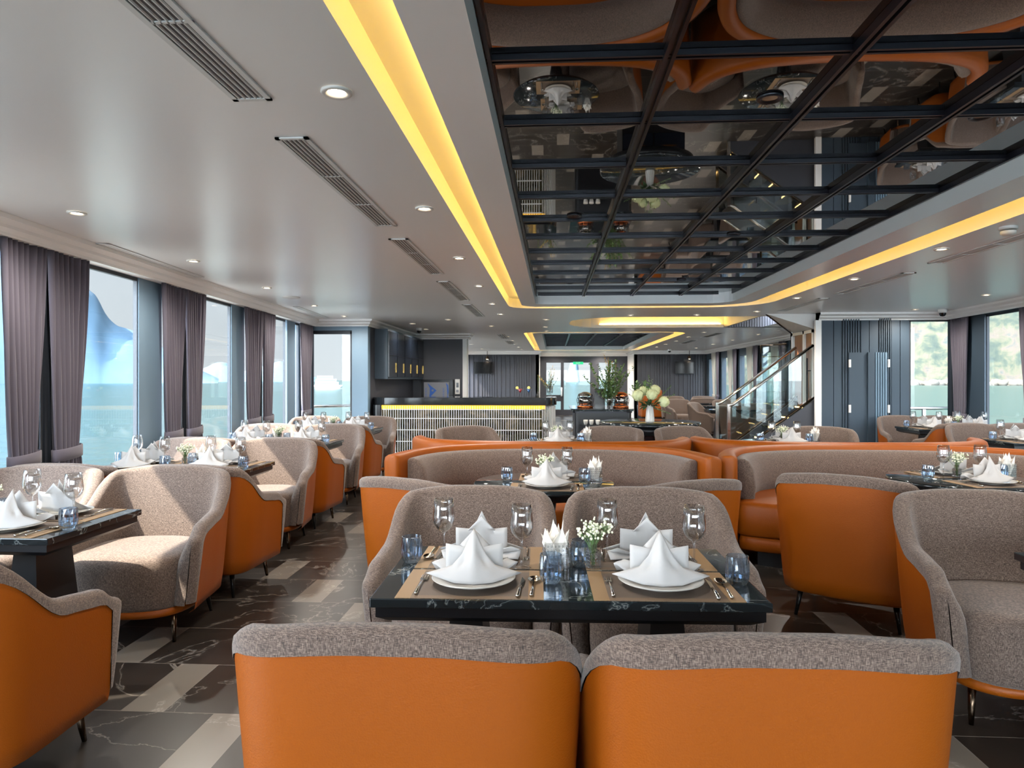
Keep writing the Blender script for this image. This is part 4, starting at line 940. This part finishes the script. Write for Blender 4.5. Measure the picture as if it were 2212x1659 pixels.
# things on the bar
def sprig(b, leaf, base, top, n, ls, rnd, bw=.002, wob=.03):
    base, top = Vector(base), Vector(top); midp = base.lerp(top, .5) + Vector((rnd.uniform(-wob, wob), rnd.uniform(-wob, wob), 0)); pts = [base, base.lerp(midp, .6), midp, midp.lerp(top, .5), top]; b.tube(pts, [bw, bw, bw * .8, bw * .6, bw * .3], 4)
    for k in range(n):
        f = .25 + .75 * k / n; p = base.lerp(midp, f * 2) if f < .5 else midp.lerp(top, (f - .5) * 2); d = Vector((rnd.uniform(-1, 1), rnd.uniform(-1, 1), rnd.uniform(0, 1))).normalized() * ls; s_ = d.cross(Vector((0, 0, 1))).normalized() * ls * .28
        leaf.add([p, p + d * .5 + s_, p + d, p + d * .5 - s_], [(0, 1, 2, 3)])
t = thing('screen_panel', 'grey film covered panel with a blue arrow emblem, leaning behind the bar', 'display', (-2.62, 15.32, 1.08))
MB().box(-.36, .36, -.02, .06, -.12, .33).build('casing', 'black_plastic', t)
sc_ = MB().box(-.30, .27, -.026, -.02, -.10, .27).build('protective_film', 'film_grey', t)
b = MB(); b.add([(-.22, -.028, .25), (-.01, -.028, .085), (-.185, -.028, -.09), (-.165, -.028, .02), (-.165, -.028, .14)], [(0, 1, 3, 4), (1, 2, 3)]); b.add([(.20, -.028, .26), (.255, -.028, .2), (.265, -.028, .05), (.24, -.028, -.08), (.232, -.028, .05), (.225, -.028, .16)], [(0, 1, 2, 5), (5, 2, 3, 4)]); b.build('emblem', 'logo_blue', sc_)
MB().lathe([(.0001, 0), (.024, 0)], 14).build('emblem_dot', 'film_grey', sc_, loc=(-.10, -.0285, .085)).rotation_euler = (R(90), 0, 0)
for x_, s_ in ((-.235, 'AVE BOIS'), (.165, 'AVE BOIS')):
    text_mesh(s_, .052, 'logo_blue', sc_, (x_, -.029, -.07), (R(90), R(-90), 0))
t = thing('intercom', 'white upright intercom terminal with a dark screen behind the bar', 'intercom', (-2.16, 15.34, 1.13))
MB().box(-.055, .055, -.02, .03, -.05, .29).build('casing', 'white_ceramic', t, bevel=.006); MB().box(-.028, .028, -.023, -.02, .10, .21).build('display', 'screen', t); MB().box(-.03, .03, -.022, -.02, -.01, .05).build('keypad', 'film_grey', t)
def cocktail(x, drink, lab_, dx):
    t = thing('cocktail_glass', lab_, 'cocktail', (x, 12.0, 1.10))
    MB().lathe([(.0001, .001), (.036, .001), (.034, .004), (.005, .008), (.004, .075), (.008, .082), (.056, .15), (.053, .15), (.0001, .080)], 24).build('glass', 'clear_glass', t)
    MB().lathe([(.0001, .084), (.045, .139), (.0001, .139)], 24).build('drink', drink, t)
    MB().lathe([(.0001, -.003), (.026, -.003), (.026, .003), (.0001, .003)], 18).build('fruit_slice', 'lime', t, loc=(dx, 0, .165)).rotation_euler = (R(80), 0, 0)
cocktail(-.58, 'red_drink', 'red cocktail in a stemmed glass with fruit, standing on the bar', -.055); cocktail(-.43, 'blue_drink', 'blue cocktail in a stemmed glass with fruit, standing on the bar', .0)
rnd = random.Random(12)
t = thing('bud_vase', 'small clear bottle with one thin sprig on the bar', 'vase', (-.27, 12.0, 1.10)); MB().lathe([(.0001, 0), (.026, 0), (.028, .06), (.012, .075), (.012, .10)], 16).build('bottle', 'clear_glass', t)
s1, l1 = MB(), MB(); 
for q in range(2): sprig(s1, l1, (0, 0, .02), (rnd.uniform(-.02, .02), 0, .38), 26, .022, rnd)
s1.build('stem', 'twig', t); l1.build('leaves', 'leaf_green', t)
t = thing('flower_vase', 'cut glass vase of wild branches at the end of the bar', 'vase', (-.06, 12.05, 1.10))
MB().lathe([(.0001, 0), (.05, 0), (.03, .03), (.028, .05), (.055, .08), (.055, .20), (.048, .20), (.05, .085), (.0001, .06)], 20).build('glass_vase', 'clear_glass', t)
s1, l1, y1 = MB(), MB(), MB()
for q in range(11): a = rnd.uniform(0, 2 * pi); r = rnd.uniform(.02, .19); sprig(s1, l1, (0, 0, .09), (r * cos(a), r * sin(a) * .6, rnd.uniform(.3, .5)), 18, .03, rnd, .003)
for q in range(3): sprig(s1, y1, (0, 0, .09), (rnd.uniform(-.02, .08), 0, rnd.uniform(.5, .62)), 40, .02, rnd, .002)
for q in range(3): sprig(s1, y1, (0, 0, .15), (-.22 + q * .02, 0, .40 - q * .04), 14, .03, rnd, .003)
s1.build('branches', 'twig', t); l1.build('leaves', 'leaf_green', t); y1.build('yellow_flowers', 'yellow_bud', t)
# wall cabinets above the back bar
for i in range(5):
    y0 = 12.05 + i * .66; t = thing('wall_cabinet', 'dark wall cabinet over the back bar, %s from the camera' % ORD[i], 'cabinet', (-3.07, y0 + .33, 1.42), 0, 'wall cabinets over the back bar')
    MB().box(-.12, .115, -.328, .328, 0, .90).build('body', 'navy_panel', t)
    d = MB().box(.118, .138, -.31, .31, .04, .86).build('door', 'cabinet_front', t); MB().box(.139, .15, .22, .235, .12, .30).build('handle', 'gold', d)
    MB().box(.137, .142, -.31, .31, .43, .437).build('door_rail', 'grid_bar', d)
t = thing('back_bar_unit', 'low black work counter against the wall behind the bar', 'counter', (-2.75, 14.9, 0)); MB().box(-.42, .5, -.3, .45, 0, .9).build('body', 'black_wood', t); MB().box(-.43, .52, -.33, .46, .9, .94).build('worktop', 'marble_black', t)
# ================================================================== CONSOLE WITH HYDRANGEAS
t = thing('console_table', 'large round black marble console on a drawer base, holding the hydrangeas', 'table', (1.36, 9.75, 0))
MB().lathe([(.0001, .77), (.68, .77), (.70, .778), (.705, .79), (.70, .812), (.69, .82), (.0001, .82)], 64).build('tabletop', 'marble_black', t)
MB().lathe([(.0001, .66), (.60, .66), (.62, .769), (.0001, .769)], 64).build('apron', 'black_wood', t)
MB().box(-.42, .42, -.38, .38, 0, .659).build('drawer_base', 'black_wood', t)
for x in (-.21, .21):
    d = MB().box(x - .2, x + .2, -.40, -.381, .42, .64).build('drawer', 'cabinet_front', t); MB().box(x - .09, x + .09, -.412, -.40, .585, .598).build('handle', 'gold', d)
t = thing('hydrangea_vase', 'white fluted vase of pale green hydrangeas on the round console', 'vase', (1.36, 9.72, .82))
MB().lathe([(.0001, 0), (.062, 0), (.064, .02), (.055, .12), (.046, .21), (.050, .235), (.043, .235), (.04, .2), (.0001, .03)], 32, flute=lambda k, r, z: 1 - .07 * (k % 2), smooth=False).build('fluted_vase', 'white_ceramic', t)
rnd = random.Random(21)
for x, y, z, r in ((-.17, -.03, .37, .085), (-.09, .05, .43, .07), (.02, -.05, .38, .085), (.075, .04, .44, .08), (.19, -.04, .28, .08)):
    b = MB(); b.ball((x, y, z), r * .86, 10, 7)
    for q in range(150):
        d = Vector((rnd.gauss(0, 1), rnd.gauss(0, 1), rnd.gauss(0, 1))).normalized(); a = d.cross(Vector((.3, .2, 1))).normalized(); c_ = d.cross(a); p = Vector((x, y, z)) + d * r * rnd.uniform(.9, 1.04); s_ = r * .17
        b.add([p + a * s_, p + c_ * s_, p - a * s_, p - c_ * s_], [(0, 1, 2, 3)])
    b.build('hydrangea_head', 'hydrangea', t)
s1, l1, l2 = MB(), MB(), MB()
for tp in ((-.02, .0, .66), (.03, .02, .60), (-.06, 0, .58), (.30, 0, .50), (.36, .02, .38), (.30, 0, .10), (-.28, 0, .46), (-.36, .02, .42)): sprig(s1, l1, (0, 0, .22), tp, 34, .026, rnd, .003)
for q in range(26):
    a = rnd.uniform(0, 2 * pi); r = rnd.uniform(.06, .2); z = rnd.uniform(.18, .36); p = Vector((r * .35 * cos(a), r * .35 * sin(a), .22)); e = Vector((r * cos(a), r * sin(a) * .7 - .03, z - .03)); s_ = (e - p).cross(Vector((0, 0, 1))).normalized() * .035; mq = p.lerp(e, .6) + Vector((0, 0, .02)); l2.add([p, mq + s_, e, mq - s_], [(0, 1, 2, 3)])
s1.build('stems', 'leaf_green', t); l1.build('eucalyptus_sprigs', 'leaf_green', t); l2.build('broad_leaves', 'dark_leaf', t)
# ================================================================== BUFFET ISLAND
t = thing('buffet_island', 'black buffet island with dark marble top beyond the console', 'counter', (.86, 12.6, 0))
MB().poly(rrect(-.48, .50, -.65, .9, [.06, .06, .06, .06], 4), 0, .83).build('body', 'black_wood', t); MB().poly(rrect(-.55, .55, -.72, .96, [.2, .2, .05, .2], 6), .86, .90).build('worktop', 'marble_black', t)
MB().poly(rrect(-.52, .52, -.69, .92, [.15, .15, .05, .15], 6), .831, .859).build('top_band', 'grid_bar', t); MB().box(-.40, .44, -.86, -.66, .60, .63).build('front_shelf', 'black_wood', t)
for i, x in enumerate((.56, .66, .77)):
    cup = tag(MB().lathe([(.0001, 0), (.022, 0), (.024, .008), (.034, .02), (.040, .06), (.0415, .085), (.038, .085), (.034, .03), (.0001, .012)], 18).build('white_cup', 'white_ceramic', None, loc=(x, 11.86, .6302)), 'small white cup on the buffet shelf, %s' % ('beside the bar edge', 'in the middle of the three', 'beside the console edge')[i], 'cup', 'white cups on the buffet shelf')
t = thing('buffet_vase', 'tall clear cylinder vase with wild olive branches on the buffet island', 'vase', (1.0, 12.2, .90))
MB().lathe([(.0001, 0), (.05, 0), (.05, .30), (.046, .30), (.046, .01), (.0001, .01)], 20).build('glass_vase', 'clear_glass', t)
s1, l1, y1 = MB(), MB(), MB()
for q in range(30):
    a = rnd.uniform(0, 2 * pi); r = rnd.uniform(.05, .5); sprig(s1, l1, (rnd.uniform(-.02, .02), 0, .05), (r * cos(a), r * sin(a) * .5, .35 + rnd.uniform(.1, .62) * (1 - r * .5)), 52, .055, rnd, .003, .05)
for q in range(4): sprig(s1, y1, (0, 0, .3), (-.10 + q * .07, 0, .95 - .06 * q), 60, .028, rnd, .003)
s1.build('branches', 'twig', t); l1.build('leaves', 'leaf_green', t); y1.build('yellow_blossom', 'yellow_bud', t)
def chafing(x, lab_, col):
    t = thing('food_warmer', lab_, 'food warmer', (x, 12.45, .90)); MB().lathe([(.0001, .0), (.14, 0), (.15, .02), (.12, .04), (.0001, .04)], 24).build('base', 'copper', t)
    b = MB()
    for k in range(10): a = 2 * pi * k / 10; b.tube([(.13 * cos(a), .13 * sin(a), .03), (.15 * cos(a), .15 * sin(a), .14), (.12 * cos(a), .12 * sin(a), .25)], .005, 5)
    for z in (.09, .17): b.tube([(.147 * cos(2 * pi * k / 20), .147 * sin(2 * pi * k / 20), z) for k in range(21)], .004, 4)
    b.build('cage', 'grid_bar', t); MB().lathe([(.0001, .05), (.10, .05), (.115, .13), (.10, .19), (.0001, .20)], 24).build('pot', 'steel', t); MB().lathe([(.13, .21), (.12, .25), (.05, .285), (.0001, .29)], 24).build('lid', col, t)
chafing(.58, 'shiny caged food warmer at the bar end of the buffet island', 'steel'); chafing(1.22, 'copper lidded food warmer at the console end of the buffet island', 'copper')
b = tag(MB().box(.76, .95, 12.6, 12.66, .9, 1.24).build('menu_stand', 'black_plastic'), 'dark upright rack between the two food warmers', 'rack')
# ================================================================== STAIRCASE
t = thing('staircase', 'lit marble staircase with glass balustrades rising beside the wood doors', 'staircase', (2.85, 11.35, 0))
for i in range(6):
    x = i * .215; z = .165 * (i + 1); s_ = MB().box(x, x + .235, -.36, .36, z - .035, z).build('tread', 'bar_marble', t); MB().box(x - .001, x + .20, -.34, .34, .0 if i == 0 else z - .19, z - .036).build('riser', 'black_wood', s_); MB().box(x - .004, x - .001, -.34, .0, z - .03, z - .012).build('step_light', 'led_step', s_)
for y, nm in ((-.38, 0), (.38, 0)):
    b = MB(); b.hexa([(-.06, y - .02, 0), (1.24, y - .02, 0), (1.24, y + .02, 0), (-.06, y + .02, 0)], [(-.06, y - .02, .14), (1.24, y - .02, 1.10), (1.24, y + .02, 1.10), (-.06, y + .02, .14)]); b.build('stringer', 'charcoal_panel', t)
    b = MB(); b.tube([(-.08, y, .16), (1.24, y, 1.13)], .018, 4); b.build('string_cap', 'bronze', t)
    b = MB(); b.tube([(-.08, y, .99), (.0, y, 1.03), (1.22, y, 1.95)], .024, 8); b.build('handrail', 'steel', t)
    MB().box(-.105, -.06, y - .02, y + .02, 0, 1.02).build('newel_post', 'steel', t)
    b = MB(); b.hexa([(-.05, y - .006, .20), (1.20, y - .006, 1.16), (1.20, y + .006, 1.16), (-.05, y + .006, .20)], [(-.05, y - .006, .97), (1.20, y - .006, 1.91), (1.20, y + .006, 1.91), (-.05, y + .006, .97)]); b.build('glass_panel', 'rail_glass', t)
t = thing('upper_balustrade', 'glass landing rail with brass glints above the staircase', 'railing', (3.75, 12.0, 0))
b = MB(); b.tube([(-.18, 0, 1.55), (-.18, 0, 2.0), (.25, 0, 2.02)], .018, 6); b.build('rail', 'chrome_bronze', t); MB().box(-.16, .25, -.005, .005, .9, 1.98).build('glass_panel', 'rail_glass', t)
for k in range(5): MB().box(-.15, .25, .03, .045, 1.0 + k * .2, 1.012 + k * .2).build('shelf_edge', 'gold', t)
# ================================================================== REAR SALOON
for x, l_ in ((-2.55, 'black television on the dark rear wall past the bar'), (4.72, 'black television on the dark rear wall beside the rear curtains')):
    t = thing('television', l_, 'television', (x, 24.9, 1.62)); MB().box(-.34, .34, -.05, .0, 0, .44).build('casing', 'black_plastic', t); MB().box(-.32, .32, -.053, -.0505, .02, .42).build('screen', 'screen', t)
    MB().box(-.03, .03, 0, .06, .12, .32).build('bracket', 'grid_bar', t)
    t = thing('wall_projector', 'small ceiling spotlight glowing over the television %s' % ('past the bar' if x < 0 else 'by the rear curtains'), 'spotlight', (x + .15, 24.8, 2.15)); MB().lathe([(.0001, 0), (.05, 0), (.06, .1), (.0001, .12)], 14).build('head', 'bronze', t); MB().box(-.01, .01, -.01, .01, .1, .3).build('stem', 'bronze', t); MB().lathe([(.0001, -.002), (.04, -.002)], 14).build('bulb_face', 'lamp_glow', t)
    q = lamp(t, 14, (1, .7, .4), R(120), .03, (0, 0, -.02))
t = thing('exit_sign', 'green illuminated EXIT sign over the end doors', 'sign', (.98, 27.0, 2.06)); MB().box(-.20, .20, -.02, .02, -.05, .05).build('housing', 'exit_green', t)
text_mesh('EXIT', .085, 'white_paint', t, (0, -.023, -.03), (R(90), 0, 0), 'CENTER')
t = thing('orange_booth', 'upright orange leather booth seat against the white corridor wall', 'booth', (3.35, 23.6, 0))
MB().box(-.4, .4, .15, .4, .14, 1.05).build('backrest', 'orange_leather', t, bevel=.05); MB().box(-.4, .4, -.4, .15, .14, .5).build('seat', 'orange_leather', t, bevel=.05); MB().box(-.36, .36, -.35, .36, 0, .139).build('plinth', 'black_wood', t)
t = thing('potted_plant', 'green leafy plant behind the orange booth', 'plant', (3.12, 24.5, 0)); MB().lathe([(.0001, 0), (.11, 0), (.15, .5), (.13, .5), (.0001, .4)], 20).build('pot', 'charcoal_panel', t); l1 = MB(); s1 = MB()
for q in range(22): a = rnd.uniform(0, 2 * pi); sprig(s1, l1, (0, 0, .45), (.3 * cos(a), .3 * sin(a), rnd.uniform(.9, 1.35)), 12, .16, rnd, .006)
s1.build('stems', 'leaf_green', t); l1.build('leaves', 'leaf_green', t)
for i, (x, y) in enumerate(((4.0, 15.4), (4.2, 17.5), (4.2, 19.6), (4.4, 21.5))): place(RT, (x, y, 0), 0, 'bare black table in the rear saloon, %s past the staircase' % ORD[i])
